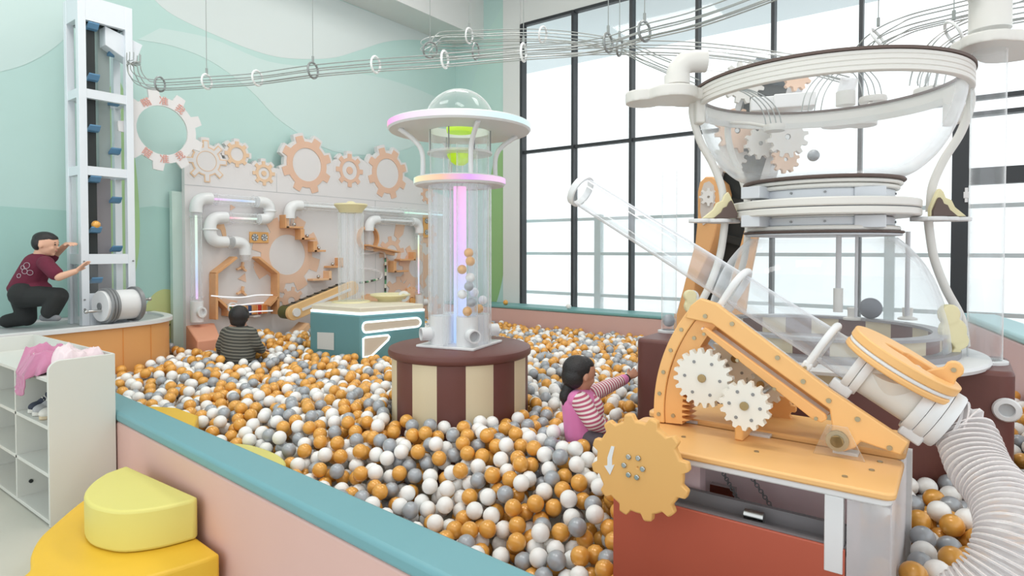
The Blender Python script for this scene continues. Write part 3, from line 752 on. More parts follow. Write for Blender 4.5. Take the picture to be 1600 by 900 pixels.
for k in range(4):
    a = math.radians(57 + 90 * k); e = Vector((math.cos(a), math.sin(a), 0))
    MB().tube(bezier([Q(0, 0, zring) + e * 0.25, Q(0, 0, zring + 0.17) + e * 0.25, Q(0, 0, zdisc - 0.10) + e * 0.30, Q(0, 0, zdisc - 0.03) + e * 0.40], 6), 0.016, 10).build('strut', WHITE, uf)
for k in range(8):
    a = math.radians(22 + 45 * k); e = Vector((math.cos(a), math.sin(a), 0))
    MB().cyl(Q(0, 0, zdisc - 0.17) + e * 0.21, Q(0, 0, zdisc - 0.02) + e * 0.21, 0.004, n=6).build('hanger_rod', GREYM, uf)
prof = [(0.23 * math.cos(t), zdisc + 0.028 + 0.225 * math.sin(t)) for t in [math.pi / 2 * k / 14 for k in range(15)]]
prof[-1] = (0.0005, prof[-1][1])
MB().lathe(prof, (pc.x, pc.y, 0), 48).build('dome', ACRB, uf, smooth=80)
MB().cyl(U(0, 0, zdisc - 0.16), U(0, 0, zdisc + 0.03), 0.203, n=48, caps=False).build('sleeve', ACRT, uf)
MB().lathe([(0.02, zdisc - 0.175), (0.213, zdisc - 0.175), (0.213, zdisc - 0.16), (0.02, zdisc - 0.16)], (pc.x, pc.y, 0), 40, close=True).build('lower_sheet', ACRP, uf)
prof = [(0.0005, zdisc - 0.245), (0.03, zdisc - 0.242), (0.06, zdisc - 0.22), (0.08, zdisc - 0.19), (0.09, zdisc - 0.155), (0.096, zdisc - 0.15), (0.096, zdisc - 0.143), (0.07, zdisc - 0.143), (0.05, zdisc - 0.19), (0.0005, zdisc - 0.22)]
MB().lathe(prof, (pc.x, pc.y, 0), 36).build('lime_bowl', emit('lime_glow', (0.55, 0.9, 0.03, 1), 0.25), uf, smooth=60)
MATS['lime_glow'].node_tree.nodes['Principled BSDF'].inputs['Base Color'].default_value = rgb(190, 226, 40)
MB().lathe([(0.0005, zdisc - 0.03), (0.085, zdisc - 0.03), (0.09, zdisc + 0.0), (0.05, zdisc + 0.035), (0.0005, zdisc + 0.04)], (pc.x, pc.y, 0), 32).build('lime_lamp', MATS['lime_glow'], uf, smooth=60)
TOWER_TUBES = [(pc.x + dx, pc.y + dy) for dx, dy in TO]

# ================================================================== WHITE WALL BOARD WITH PAINTED GEARS
BX = -6.45
BOARD = mat('board_white', rgb(222, 219, 219), 0.55)
bd = thing('activity_board', 'white wall board with painted peach gears behind the ball pit', 'wall board', (BX - 0.03, 5.0, 0.0))
def B(px, py, e=0.0): return Px(px, py, BX + e)
bl = B(288, 505); 
contour = [(288, 256), (300, 246), (345, 256), (356, 254), (384, 254), (398, 258), (428, 262), (437, 264), (450, 266), (500, 272), (523, 249), (540, 246), (560, 246), (577, 256), (600, 262), (636, 277), (658, 292), (680, 300), (715, 312)]
top = [B(*p) for p in contour]
pts = [(BX, top[0].y, 0.3)] + [tuple(p) for p in top] + [(BX, 7.2, top[-1].z), (BX, 7.2, 0.3)]
pts[-3] = (BX, min(top[-1].y, 7.19), top[-1].z)
MB().prism(pts, (-0.06, 0, 0)).build('panel', BOARD, bd)
sideg = MB().box2((XW + 0.035, top[0].y - 0.10, 0.3), (BX - 0.06, top[0].y - 0.0, 2.1)).build('side_return', mat('pale_mint_panel', rgb(196, 218, 210), 0.6), bd)
MB().box2((BX, top[0].y, 2.168), (BX + 0.002, 7.15, 2.174)).build('panel_seam', GREYL, bd)
MB().box2((BX, 4.13, 2.17), (BX + 0.002, 4.135, 2.39)).build('panel_seam', GREYL, bd)
MB().box2((BX, 5.62, 0.6), (BX + 0.002, 5.625, 2.17)).build('panel_seam', GREYL, bd)
PEACH2 = mat('dusty_peach_paint', rgb(224, 186, 162), 0.65)
PEACH3 = mat('sand_peach_paint', rgb(228, 196, 164), 0.65)
def pgear(px, py, tip, root, teeth, hole, a0=90.0, m=PEACH2, back=True, top=0.36, foot=0.5, th=0.008, nm='painted_gear', dot=0):
    c = B(px, py); k = abs(B(px, py + 10).z - c.z) / 10.0
    a = math.radians(a0)
    if back:
        g = MB(); gear(g, c + Vector((-0.06, 0, 0)), (0, 1, 0), (0, 0, 1), (tip + 4.5) * k, (root + 4.5) * k, teeth, 0.0, 0.0615, a, top * 1.25, foot * 1.25); g.build('gear_backing', BOARD, bd)
    g = MB(); gear(g, c + Vector((0.002, 0, 0)), (0, 1, 0), (0, 0, 1), tip * k, root * k, teeth, hole * k, th, a, top, foot)
    o = g.build(nm, m, bd)
    if dot: MB().cyl(c, c + Vector((th + 0.002, 0, 0)), dot * k).build('painted_dot', m, bd)
    return k
# outline gear: a peach outline with the board's white inside
k = pgear(322, 252, 33, 23, 8, 0, 92, PEACH3)
g = MB(); gear(g, B(322, 252) + Vector((0.0105, 0, 0)), (0, 1, 0), (0, 0, 1), 31 * k, 21 * k, 8, 0, 0.002, math.radians(92), 0.24, 0.38); g.build('gear_face', BOARD, bd)
MB().lathe([(15 * k, 0), (16 * k, 0), (16 * k, 0.003), (15 * k, 0.003)], B(322, 252) + Vector((0.0125, 0, 0)), 40, (1, 0, 0), close=True).build('painted_ring', PEACH3, bd)
pgear(370, 241, 20, 15.5, 8, 10.5, 90, PEACH3)
pgear(412, 271, 19, 14, 8, 9.5, 92, PEACH3, dot=4.2)
pgear(479.5, 257.5, 45, 36, 8, 26, 109)
pgear(546, 266.5, 26, 19.5, 8, 14.5, 90, dot=6)
pgear(605.5, 271, 40, 31.5, 8, 23, 109)
pgear(668, 304, 15, 11, 8, 6, 90)
MURAL = mat('faded_peach_paint', rgb(228, 194, 170), 0.65)
pgear(449, 398, 60, 45, 8, 31.5, 72, MURAL, back=False, th=0.003, nm='mural_gear', foot=0.58, top=0.46)
pgear(455, 470, 22, 16, 8, 6, 80, MURAL, back=False, th=0.004, nm='mural_gear')
pgear(612, 395, 26, 19, 8, 12, 100, MURAL, back=False, th=0.003, nm='mural_gear')
pgear(650, 418, 37, 28, 8, 15.5, 75, MURAL, back=False, th=0.004, nm='mural_gear')
pgear(668, 366, 20, 15, 8, 6, 90, MURAL, back=False, th=0.003, nm='mural_gear')
pgear(622, 462, 30, 22, 8, 10, 90, MURAL, back=False, th=0.005, nm='mural_gear')
pgear(672, 480, 24, 17, 8, 8, 90, MURAL, back=False, th=0.006, nm='mural_gear')
pgear(592, 500, 30, 22, 8, 10, 90, MURAL, back=False, th=0.006, nm='mural_gear')
def decal(name, pts_px, m=MURAL, e=0.007): return MB().prism([B(x, y, e) for x, y in pts_px], (-0.006, 0, 0)).build(name, m, bd)
decal('painted_triangle', [(360, 319), (368, 324), (360, 329)]); decal('painted_triangle', [(372, 436), (383, 427), (385, 441)])
decal('painted_triangle', [(505, 428), (516, 421), (513, 431)]); decal('painted_flag', [(464, 338), (478, 347), (474, 358), (463, 352)])
decal('painted_arc', [(396, 410), (412, 402), (418, 412), (414, 425), (400, 424)])
decal('painted_wrench', [(340, 351), (350, 350), (353, 360), (354, 369), (348, 369), (345, 359), (338, 356)], PEACHL)
decal('painted_wrench', [(619, 349), (633, 351), (630, 366), (622, 374), (616, 368)])
decal('painted_stripe', [(348, 466), (372, 470), (366, 477), (340, 473)])

# ---- lit pipe runs
PIPE_R = 0.062; PX_ = -6.35
def PP(px, py): return Px(px, py, PX_)
def arc_pipe(a, corner, b, r=0.12):
    """elbow path from a to b round a corner"""
    a, corner, b = Vector(a), Vector(corner), Vector(b)
    da, db = (a - corner).normalized(), (b - corner).normalized()
    r = min(r, (a - corner).length * 0.98, (b - corner).length * 0.98)
    p = [a]
    for k in range(9):
        t = k / 8; p.append((1 - t) ** 2 * (corner + da * r) + 2 * t * (1 - t) * corner + t * t * (corner + db * r))
    p.append(b); return p
PIPEW = mat('pipe_white', rgb(232, 234, 235), 0.3)
def led_mat(name, cols, ax): return emit_ramp(name, [(i / (len(cols) - 1), c + (1,)) for i, c in enumerate(cols)], 0.8, ax)
def clear_run(t, a, b, led=None, thick=PIPE_R * 0.85, off=0.0):
    a, b = Vector(a), Vector(b); d = (b - a).normalized()
    MB().cyl(a, b, thick, n=24, caps=False).build('clear_tube', ACRT, t)
    if led: MB().cyl(a + d * 0.03 + Vector((0, off, 0)), b - d * 0.03 + Vector((0, off, 0)), 0.012, n=10).build('light_strip', led, t)
    for p in (a + d * 0.05, b - d * 0.05): MB().torus(p, thick + 0.006, 0.009, d, 24, 8).build('coupling_ring', ACR, t)
def elbow(t, *p, r=0.12): MB().tube(arc_pipe(*p, r=r), PIPE_R, 20).build('elbow', PIPEW, t, smooth=60)
t = thing('light_pipe', 'zigzag of white elbows and glowing clear tubes beside the house frame', 'marble pipe', tuple(PP(307, 480)))
q = PP
A = q(307, 309); zA = A.z
yv = q(307, 400).y
elbow(t, (PX_, yv, zA - 0.15), (PX_, yv, zA), (PX_, yv + 0.16, zA))
y2 = q(421, 312).y
clear_run(t, (PX_, yv + 0.16, zA), (PX_, y2 - 0.15, zA), led_mat('violet_tube_light', [(1.0, 0.6, 1.0), (0.8, 0.75, 1.0), (0.55, 0.7, 1.0), (0.85, 0.95, 1.0)], 'Y'))
z2 = q(421, 343).z
elbow(t, (PX_, y2 - 0.15, zA), (PX_, y2, zA), (PX_, y2, (zA + z2) / 2), r=0.1)
elbow(t, (PX_, y2, (zA + z2) / 2), (PX_, y2, z2), (PX_, y2 - 0.13, z2), r=0.1)
y3 = q(328, 345).y
clear_run(t, (PX_, y3 + 0.18, z2), (PX_, y2 - 0.13, z2), led_mat('rose_tube_light', [(1.0, 0.5, 0.6), (1.0, 0.92, 0.9), (0.75, 1.0, 0.85)], 'Y'))
z3 = q(328, 378).z
elbow(t, (PX_, y3 + 0.18, z2), (PX_, y3, z2), (PX_, y3, (z2 + z3) / 2))
elbow(t, (PX_, y3, (z2 + z3) / 2), (PX_, y3, z3), (PX_, y3 + 0.18, z3))
y4 = q(383, 380).y
clear_run(t, (PX_, y3 + 0.18, z3), (PX_, y4 - 0.14, z3))
elbow(t, (PX_, y4 - 0.14, z3), (PX_, y4, z3), (PX_, y4, z3 - 0.14), r=0.1)
MB().cyl((PX_, y4, z3 - 0.14), (PX_, y4, z3 - 0.2), PIPE_R * 0.85, caps=False).build('clear_tube', ACRT, t)
for yy, zz in ((y2, (zA + z2) / 2), (y3, (z2 + z3) / 2)): MB().torus((PX_, yy, zz), PIPE_R, 0.012, (0, 0, 1), 28, 8).build('joint_ring', PIPEW, t)
zb = q(307, 472).z
clear_run(t, (PX_, yv, zb), (PX_, yv, zA - 0.15), led_mat('aqua_tube_light', [(0.95, 0.6, 1.0), (0.6, 0.7, 1.0), (0.7, 0.95, 1.0), (0.8, 1.0, 0.85), (0.8, 1.0, 0.8)], 'Z'))
zf = q(307, 503).z
e = MB().cyl((PX_, yv, zf), (PX_, yv, zb + 0.01), PIPE_R * 1.0, n=28).build('end_fitting', WHITE, t)
fr = q(313, 489) + Vector((0.06, 0.0, 0)); MB().lathe([(0.036, 0), (0.055, 0), (0.055, 0.03), (0.036, 0.03)], Vector((PX_ + 0.05, yv + 0.01, (zb + zf) / 2)), 26, (1, 0.25, 0), close=True).build('port_ring', WHITE, e)

t = thing('light_pipe', 'long white and clear pipe running level above the hourglass tube lid', 'marble pipe', tuple(PP(452, 340)))
A = q(452, 320); yv = q(452, 330).y
elbow(t, (PX_, yv, A.z - 0.16), (PX_, yv, A.z), (PX_, yv + 0.16, A.z))
MB().cyl((PX_, yv, A.z - 0.26), (PX_, yv, A.z - 0.16), PIPE_R * 0.85, caps=False).build('clear_tube', ACRT, t)
ye = q(694, 330).y; ym = q(630, 330).y
MB().cyl((PX_, yv + 0.16, A.z), (PX_, ym, A.z), 0.022, n=16).build('white_tube', PIPEW, t)
clear_run(t, (PX_, yv + 0.16, A.z), (PX_, ym, A.z))
clear_run(t, (PX_, ym, A.z), (PX_, ye, A.z), led_mat('mint_tube_light', [(0.6, 1.0, 0.75), (0.75, 1.0, 0.95), (0.6, 0.9, 1.0)], 'Y'))
t = thing('light_pipe', 'white pipe turning down into a glowing upright tube near the drum', 'marble pipe', tuple(PP(655, 480)))
A = q(577, 343); yv = q(577, 350).y; yd = q(655, 360).y
elbow(t, (PX_, yv, A.z - 0.15), (PX_, yv, A.z), (PX_, yv + 0.15, A.z))
MB().cyl((PX_, yv, A.z - 0.42), (PX_, yv, A.z - 0.15), PIPE_R * 0.8, caps=False).build('clear_tube', ACRT, t)
clear_run(t, (PX_, yv + 0.15, A.z), (PX_, yd - 0.15, A.z)); MB().cyl((PX_, yv + 0.15, A.z), (PX_, yd - 0.15, A.z), 0.02, n=12).build('white_tube', PIPEW, t)
elbow(t, (PX_, yd - 0.15, A.z), (PX_, yd, A.z), (PX_, yd, A.z - 0.16))
zb = q(655, 462).z
clear_run(t, (PX_, yd, zb), (PX_, yd, A.z - 0.16), led_mat('rainbow_tube_light', [(0.85, 0.6, 1.0), (0.7, 0.85, 1.0), (1.0, 0.7, 0.8), (0.95, 1.0, 0.6), (0.8, 1.0, 0.85)], 'Z'), off=-0.015)
MB().cyl((PX_, yd, zb - 0.16), (PX_, yd, zb + 0.01), PIPE_R, n=26).build('end_fitting', WHITE, t)
MB().lathe([(0.0, 0), (0.05, 0), (0.05, 0.08), (0.0, 0.08)], (PX_, yd + 0.05, zb - 0.1), 20, (0.3, 1, 0)).build('end_fitting', WHITE, t)

# ---- wooden ledges with steel balls
def ledge(px, py, w, h, label, up=True, ball_=True, m=WOODEN):
    a = B(px, py); k = abs(B(px, py + 10).z - a.z) / 10.0
    yw = B(px + w, py).y - a.y
    t = thing('wooden_ledge', label, 'ledge', tuple(a), 'wooden ledges on the white board')
    MB().box2((BX, a.y, a.z - 0.012), (BX + 0.12, a.y + yw, a.z + 0.012)).build('tread', m, t, bevel=0.003)
    if up: MB().box2((BX, a.y - 0.012, a.z - 0.012), (BX + 0.12, a.y + 0.04, a.z + h * k)).build('riser', m, t, bevel=0.003)
    else: MB().box2((BX, a.y + yw - 0.03, a.z - 0.012), (BX + 0.12, a.y + yw + 0.012, a.z + h * k)).build('riser', m, t, bevel=0.003)
    if ball_:
        tag(MB().ellipsoid((BX + 0.06, a.y + (0.62 if up else 0.45) * yw, a.z + 0.012 + 0.022), 0.022).build('steel_ball', STEEL), 'steel ball resting on the ' + label, 'ball', 'steel balls on the wooden ledges')
ledge(438, 355, 27, 19, 'wooden ledge topmost of the descending stair')
ledge(462, 373, 21, 15, 'wooden ledge in the middle of the descending stair')
ledge(482, 392, 18, 15, 'wooden ledge lowest of the descending stair')
ledge(506, 417, 20, 14, 'small wooden ledge hanging right over the conveyor top', up=False)
ledge(480, 437, 28, 13, 'low wooden ledge just above the conveyor rail', up=False, m=PEACHL)
ledge(607, 424, 22, 16, 'wooden ledge beside the striped hose near the saucer tower', ball_=False)
ledge(616, 406, 24, 12, 'thin wooden ledge on the mural gear near the saucer tower', up=False, ball_=False)
t = thing('wooden_shelf', 'slanting wooden roof board above the striped hose', 'shelf', tuple(B(566, 386)))
a, b = B(563, 383), B(612, 394)
MB().beam(a + Vector((0.09, 0, 0)), b + Vector((0.09, 0, 0)), 0.18, 0.02).build('board', WOODEN, t, bevel=0.003)
MB().beam(a + Vector((0.05, 0, -0.03)), b + Vector((0.05, 0, -0.03)), 0.03, 0.04).build('support', PEACHL, t)
t = thing('wooden_hoop', 'thin wooden hoop on the board behind the clear hourglass tube', 'hoop', tuple(B(570, 370)))
c = B(572, 372); k = abs(B(572, 382).z - c.z) / 10
MB().lathe([(17 * k, 0), (19 * k, 0), (19 * k, 0.08), (17 * k, 0.08)], c, 40, (1, 0, 0), close=True).build('hoop', WOODEN, t)
MB().box2((BX, c.y - 0.01, c.z - 19 * k), (BX + 0.06, c.y + 0.01, c.z - 17 * k)).build('bracket', WOODEN, t)

# ---- house-shaped frame with coloured slots and white strings
t = thing('house_frame', 'open wooden house frame with coloured ball slots behind the seated child', 'house frame', tuple(B(375, 495)))
def bar(x0, y0, x1, y1, w=0.028, d=0.14, nm='frame_board'):
    MB().beam(B(x0, y0) + Vector((d / 2, 0, 0)), B(x1, y1) + Vector((d / 2, 0, 0)), w, d, up=(1, 0, 0)).build(nm, WOODEN, t, bevel=0.003)
bar(328.5, 427, 328.5, 498); bar(328, 427, 360, 402); bar(394, 402, 425, 427); bar(424.5, 427, 424.5, 490)
bar(331, 466, 348, 482, nm='funnel_board'); bar(347.5, 480, 347.5, 493, nm='funnel_board'); bar(424, 463, 411, 477, nm='funnel_board')
slot = [rgb(54, 128, 74), rgb(226, 160, 92), rgb(150, 70, 96), rgb(214, 178, 120), rgb(60, 82, 128), rgb(222, 150, 84), rgb(196, 56, 44), rgb(222, 140, 70)]
for i, c_ in enumerate(slot):
    xa_ = 350 + i * 7.7; p0, p1 = B(xa_, 493.5 - i * 0.55), B(xa_ + 7.4, 478.5 - i * 0.45)
    MB().box2((BX, p0.y, p0.z), (BX + 0.07, p1.y, p1.z)).build('colour_slot', mat('slot_colour_%d' % i, c_, 0.5), t)
    MB().box2((BX, p1.y - 0.006, p0.z), (BX + 0.085, p1.y + 0.004, p1.z)).build('slot_divider', WOODEN, t)
for pts in ([(330, 462), (352, 464), (378, 464.5), (402, 461), (426, 461)], [(358, 478), (372, 477), (396, 474), (412, 473)], [(385, 488), (404, 486.5), (426, 485.5)]):
    MB().tube(bezier([B(x, y, 0.15) for x, y in pts], 5), 0.007, 8).build('white_string', emit('self_lit_white', (0.93, 0.97, 1, 1), 0.55), t)  # plain strings given a self-glow to stay bright white
MB().lathe([(0.045, 0), (0.058, 0), (0.058, 0.03), (0.045, 0.03)], B(362, 480.5, 0.12), 28, (1, 0, 0), close=True).build('ring', WHITE, t)
MB().box2(tuple(B(387, 494.5)), tuple(B(398, 491.5) + Vector((0.12, 0, 0)))).build('white_clip', WHITE, t)
def spinner(px, py, label):
    c = B(px, py, 0.03); t = thing('wooden_spinner', label, 'spinner', tuple(c))
    MB().cyl(c - Vector((0.03, 0, 0)), c + Vector((0.03, 0, 0)), 0.016, n=14).build('hub', WOODEN, t)
    for k in range(3):
        a = math.radians(78 + 120 * k); d = Vector((0, math.cos(a), math.sin(a)))
        MB().beam(c + d * 0.012, c + d * 0.062, 0.02, 0.035, up=(1, 0, 0)).build('blade', PEACHL, t, bevel=0.002)
spinner(378, 418, 'three-armed wooden spinner high inside the house frame'); spinner(378, 456, 'three-armed wooden spinner just above the coloured slots')
def fan_plate(px, py, horizontal, label):
    c = B(px, py); k = abs(B(px, py + 10).z - c.z) / 10
    w, h = (0.23, 17 * k) if horizontal else (0.12, 0.33)
    t = thing('fan_plate', label, 'fan plate', tuple(c), 'fan plates on the board')
    MB().box2((BX, c.y - w / 2, c.z - h / 2), (BX + 0.02, c.y + w / 2, c.z + h / 2)).build('plate', mat('fan_plate_orange', rgb(230, 176, 108), 0.5), t, bevel=0.004)
    for s in (-1, 1):
        f = c + (Vector((0, s * 0.058, 0)) if horizontal else Vector((0, 0, s * 0.085)))
        f_ = MB().cyl(f + Vector((0.02, 0, 0)), f + Vector((0.026, 0, 0)), 0.04, n=24).build('fan', GREYM, t)
        b = MB()
        for j in range(6):
            a = math.radians(60 * j); d = Vector((0, math.cos(a), math.sin(a))); n = Vector((0, -d.z, d.y))
            b.prism([f + Vector((0.027, 0, 0)) + d * 0.008, f + Vector((0.027, 0, 0)) + d * 0.036 + n * 0.012, f + Vector((0.027, 0, 0)) + d * 0.036 - n * 0.006], (0.004, 0, 0))
        b.build('fan_blade', WHITE, f_)
fan_plate(404, 371, True, 'orange plate with two small fans beside the white elbows'); fan_plate(665, 354, False, 'upright orange plate with two small fans near the saucer tower')
# striped ball hose
t = thing('striped_hose', 'thin hose chequered black and green hanging below the wooden roof board', 'hose', tuple(B(602, 420)))
def seg_hose(pts, r=0.014):
    path = bezier(pts, 10); ms = [mat('hose_black', rgb(60, 66, 60), 0.5), mat('hose_green', rgb(92, 150, 110), 0.5), mat('hose_pale', rgb(220, 220, 205), 0.5)]
    for i in range(0, len(path) - 1, 2):
        MB().tube(path[i:i + 3], r, 8).build('hose_segment', ms[(i // 2) % 3], t)
seg_hose([B(602, 402, 0.05), B(602.5, 425, 0.05), B(602, 455, 0.05), B(602, 470, 0.05)])
seg_hose([B(562, 442, 0.05), B(575, 440, 0.05), B(592, 436, 0.05)])
MB().tube(bezier([B(562, 397, 0.06), B(580, 396, 0.06), B(594, 393, 0.06), B(601, 396, 0.06), B(602, 403, 0.05)], 6), 0.014, 8).build('clear_end', ACRP, t)
MB().tube(bezier([B(562, 419, 0.06), B(585, 422, 0.06), B(596, 427, 0.06), B(595, 435, 0.06), B(590, 437, 0.05)], 6), 0.014, 8).build('clear_end', ACRP, t)
for px, py, tip, lab in ((640, 470, 22, 'orange toothed wheel on the board beside the cream dish'), (574, 486, 27, 'orange toothed wheel half hidden behind the teal console')):
    c = B(px, py); k = abs(B(px, py + 10).z - c.z) / 10
    t = thing('toothed_wheel', lab, 'gear', tuple(c), 'orange toothed wheels on the board'); g = MB(); gear(g, c, (0, 1, 0), (0, 0, 1), tip * k, (tip - 3) * k, 16, 6 * k, 0.05); g.build('wheel', PEACHL, t)
    MB().cyl(c, c + Vector((0.075, 0, 0)), 5 * k).build('hub', mat('fan_plate_orange', rgb(230, 176, 108)), t)

# ---- salmon foam wedge
pA, pB_ = Px(290, 508, BX + 0.005), Px(333, 505, BX + 0.005); zt_ = (pA.z + pB_.z) / 2
f0, f1 = Px(308, 530, -5.98), Px(345, 531, -5.98); zf_ = (f0.z + f1.z) / 2
t = MB()
f0_y, f1_y = f0.y, f1.y
y0b, y1b = pA.y + 0.0, Px(336, 505, BX + 0.06).y
ve = []
for x, z, ya_, yb_ in ((BX + 0.004, 0.3, y0b, y1b), (BX + 0.004, zt_, y0b, y1b), (BX + 0.06, zt_, y0b, y1b), (-5.98, zf_, f0.y, f1.y), (-5.98, 0.3, f0.y, f1.y)): ve += [(x, ya_, z), (x, yb_, z)]
t.add(ve, [(0, 2, 4, 6, 8), (1, 9, 7, 5, 3), (0, 1, 3, 2), (2, 3, 5, 4), (4, 5, 7, 6), (6, 7, 9, 8), (8, 9, 1, 0)])
tag(t.build('foam_wedge', SALMON, None, bevel=0.014, seg=3), 'salmon foam wedge at the foot of the leftmost glowing pipe', 'foam block')

# ---- orange toy conveyor
cv = thing('toy_conveyor', 'slanting orange toy conveyor with a black belt leading up behind the teal console', 'conveyor', (-6.1, 4.6, 0.8))
def rail(x, nm, th=0.05):
    p0, p1 = Px(460, 489, x), Px(552, 450, x); d = (p1 - p0).normalized(); n = Vector((0, -d.z, d.y)); r = 0.085; pts = []
    for k in range(11): a = math.pi / 2 + math.pi * k / 10; pts.append(p0 + d * (r * math.cos(a)) + n * (r * math.sin(a)))
    for k in range(11): a = -math.pi / 2 + math.pi * k / 10; pts.append(p1 + d * (r * math.cos(a)) + n * (r * math.sin(a)))
    MB().prism(pts, (-th, 0, 0)).build(nm, mat('conveyor_orange', rgb(232, 192, 136), 0.45), cv, bevel=0.006); return p0, p1, d, n
p0, p1, d, n = rail(-6.0, 'side_rail'); rail(-6.22, 'side_rail')
MB().beam(p0 + d * 0.1 + Vector((0.004, 0, 0)) + n * -0.0, p1 - d * 0.05 + Vector((0.004, 0, 0)), 0.012, 0.03, up=n).build('slot_strip', WHITE, cv)
g = MB(); gear(g, p0 + d * 0.02 + Vector((0.0, 0, 0)), (0, 1, 0), (0, 0, 1), 0.048, 0.046, 6, 0.0, 0.025, 0.3, 0.9, 0.98); g.build('nut', WHITE, cv)
MB().beam(Vector((-6.12, p0.y, p0.z)) + n * 0.06, Vector((-6.12, p1.y, p1.z)) + n * 0.06, 0.17, 0.012, up=n).build('belt', mat('belt_grey', rgb(92, 84, 66), 0.6), cv)
for k in range(8):
    pp = p0.lerp(p1, (k + 0.3) / 8); MB().box(Vector((-6.12, pp.y, pp.z)) + n * 0.062, (0.16, 0.05, 0.016)).build('cleat', BLACKB, cv)
MB().cyl((-6.21, p0.y, p0.z), (-6.05, p0.y, p0.z), 0.075).build('end_roller', mat('roller_olive', rgb(84, 88, 44), 0.5), cv)
MB().prism([Px(448, 540, -5.95), Px(483, 505, -5.95), Px(487, 520, -5.95), Px(470, 548, -5.95)], (-0.2, 0, 0)).build('ramp', PEACHL, cv)

# ================================================================== TEAL CONSOLE WITH CLEAR HOURGLASS TUBE
ZK = 0.885
Ka, Kb, Kc, Kd = [Pz(x, y, ZK) for x, y in ((484, 487), (531, 490.5), (563, 493), (665, 486))]
Kd2 = Kd + (Kd - Kc).normalized() * 0.0
cen = (Ka + Kd) / 2
back = Vector((-0.42, 0.30, 0))
Ke, Kf = Kd + Vector((-0.5, 0.05, 0)), Ka + Vector((-0.2, 0.35, 0))
ks = thing('teal_console', 'teal padded console outlined in white light with a cream top', 'console', (cen.x, cen.y, 0.0))
foot = [Ka, Kb, Kc, Kd, Ke, Kf]
MB().prism([(p.x, p.y, 0.0) for p in foot], (0, 0, ZK)).build('body', TEALBOX, ks, bevel=0.018, seg=3)
cc = sum(foot, Vector((0, 0, 0))) / 6
inset = [cc + (p - cc) * 0.985 for p in foot]; ins2_ = [cc + (p - cc) * 0.97 for p in foot]
neon = emit('white_neon', (0.82, 0.97, 1.0, 1), 1.2)
MB().prism([(p.x, p.y, ZK) for p in inset], (0, 0, 0.022)).build('light_strip', neon, ks)
MB().prism([(p.x, p.y, ZK + 0.022) for p in ins2_], (0, 0, 0.05)).build('top', mat('cream_top', rgb(228, 220, 200), 0.5), ks, bevel=0.01)
fn = Vector((Kd - Kc).cross(Vector((0, 0, 1)))).normalized()
if fn.dot(Vector((0, 0, EYE)) - Kc) < 0: fn = -fn
def K(px, py, e=0.004): return Pp(px, py, Kc + fn * e, fn)
def framed(pts_px, nm):
    ps = [K(x, y) for x, y in pts_px]; c = sum(ps, Vector((0, 0, 0))) / len(ps)
    MB().prism(ps, fn * 0.006).build(nm, mat('cream_padding', rgb(216, 202, 184), 0.6), ks)
    MB().tube([p + fn * 0.008 for p in ps], 0.0095, 8, closed=True).build('neon_outline', neon, ks)
def rrect(x0, y0, x1, y1, x2, y2, x3, y3, n=6):
    """stadium through four corners given clockwise from the near top"""
    out = []
    ml = ((x0 + x3) / 2, (y0 + y3) / 2); mr = ((x1 + x2) / 2, (y1 + y2) / 2)
    for k in range(n + 1):
        a = math.pi * k / n; out.append((mr[0] + (x1 - mr[0]) * math.cos(a) + 7 * math.sin(a), mr[1] + (y1 - mr[1]) * math.cos(a)))
    for k in range(n + 1):
        a = math.pi * k / n; out.append((ml[0] + (x3 - ml[0]) * math.cos(a) - 5 * math.sin(a), ml[1] + (y3 - ml[1]) * math.cos(a)))
    return out
framed(rrect(571, 503.5, 650, 496.5, 650, 510.5, 571, 519.5), 'front_pad')
framed([(567, 529), (571, 527), (606, 523.5), (608, 526), (606, 531), (580, 556), (567, 558)], 'front_pad')
en = (Kb - Ka).cross(Vector((0, 0, 1))).normalized()
if en.dot(Vector((0, 0, EYE)) - Ka) < 0: en = -en
ps = [Pp(x, y, Ka + en * 0.003, en) for x, y in ((496, 519), (522, 520), (522, 547), (496, 545))]
MB().prism(ps, en * 0.003).build('notice_sheet', mat('paper_grey', rgb(214, 216, 214), 0.7), ks)
zt2 = ZK + 0.0725
hc = Pz(549, 472, zt2)
ht = thing('clear_lidded_tube', 'clear upright tube with a cream dish lid standing on the teal console', 'clear tube', tuple(hc))  # clear lidded tube, no lamp inside
hk = (Vector(hc) - E0).dot(FWD) / F
ztop = hc.z + (472 - 333) * hk
MB().lathe([(0.0005, 0), (30 * hk, 0), (28 * hk, 0.014), (0.0005, 0.016)], hc, 40).build('foot_ring', CREAM, ht)
MB().cyl(hc + Vector((0, 0, 0.014)), Vector((hc.x, hc.y, ztop)), 19.5 * hk, n=36, caps=False).build('tube', ACRT, ht)
for k in range(3):
    a = math.radians(20 + 120 * k); o = Vector((math.cos(a), math.sin(a), 0)) * 13 * hk
    MB().cyl(hc + o + Vector((0, 0, 0.016)), Vector((hc.x, hc.y, ztop)) + o, 4.5 * hk, n=14, caps=False).build('inner_tube', ACRT, ht)
MB().lathe([(0.0005, 0), (17 * hk, 0), (19 * hk, 4 * hk), (24 * hk, 10 * hk), (25.5 * hk, 12 * hk), (25 * hk, 14 * hk), (8 * hk, 15 * hk), (4 * hk, 18 * hk), (0.0005, 18.5 * hk)], (hc.x, hc.y, ztop), 40).build('lid', CREAM, ht, smooth=40)
dc = Pz(610, 470, zt2); dk = (dc - E0).dot(FWD) / F
ds = thing('cream_dish', 'shallow cream dish with a ring handle on the teal console', 'dish', tuple(dc))
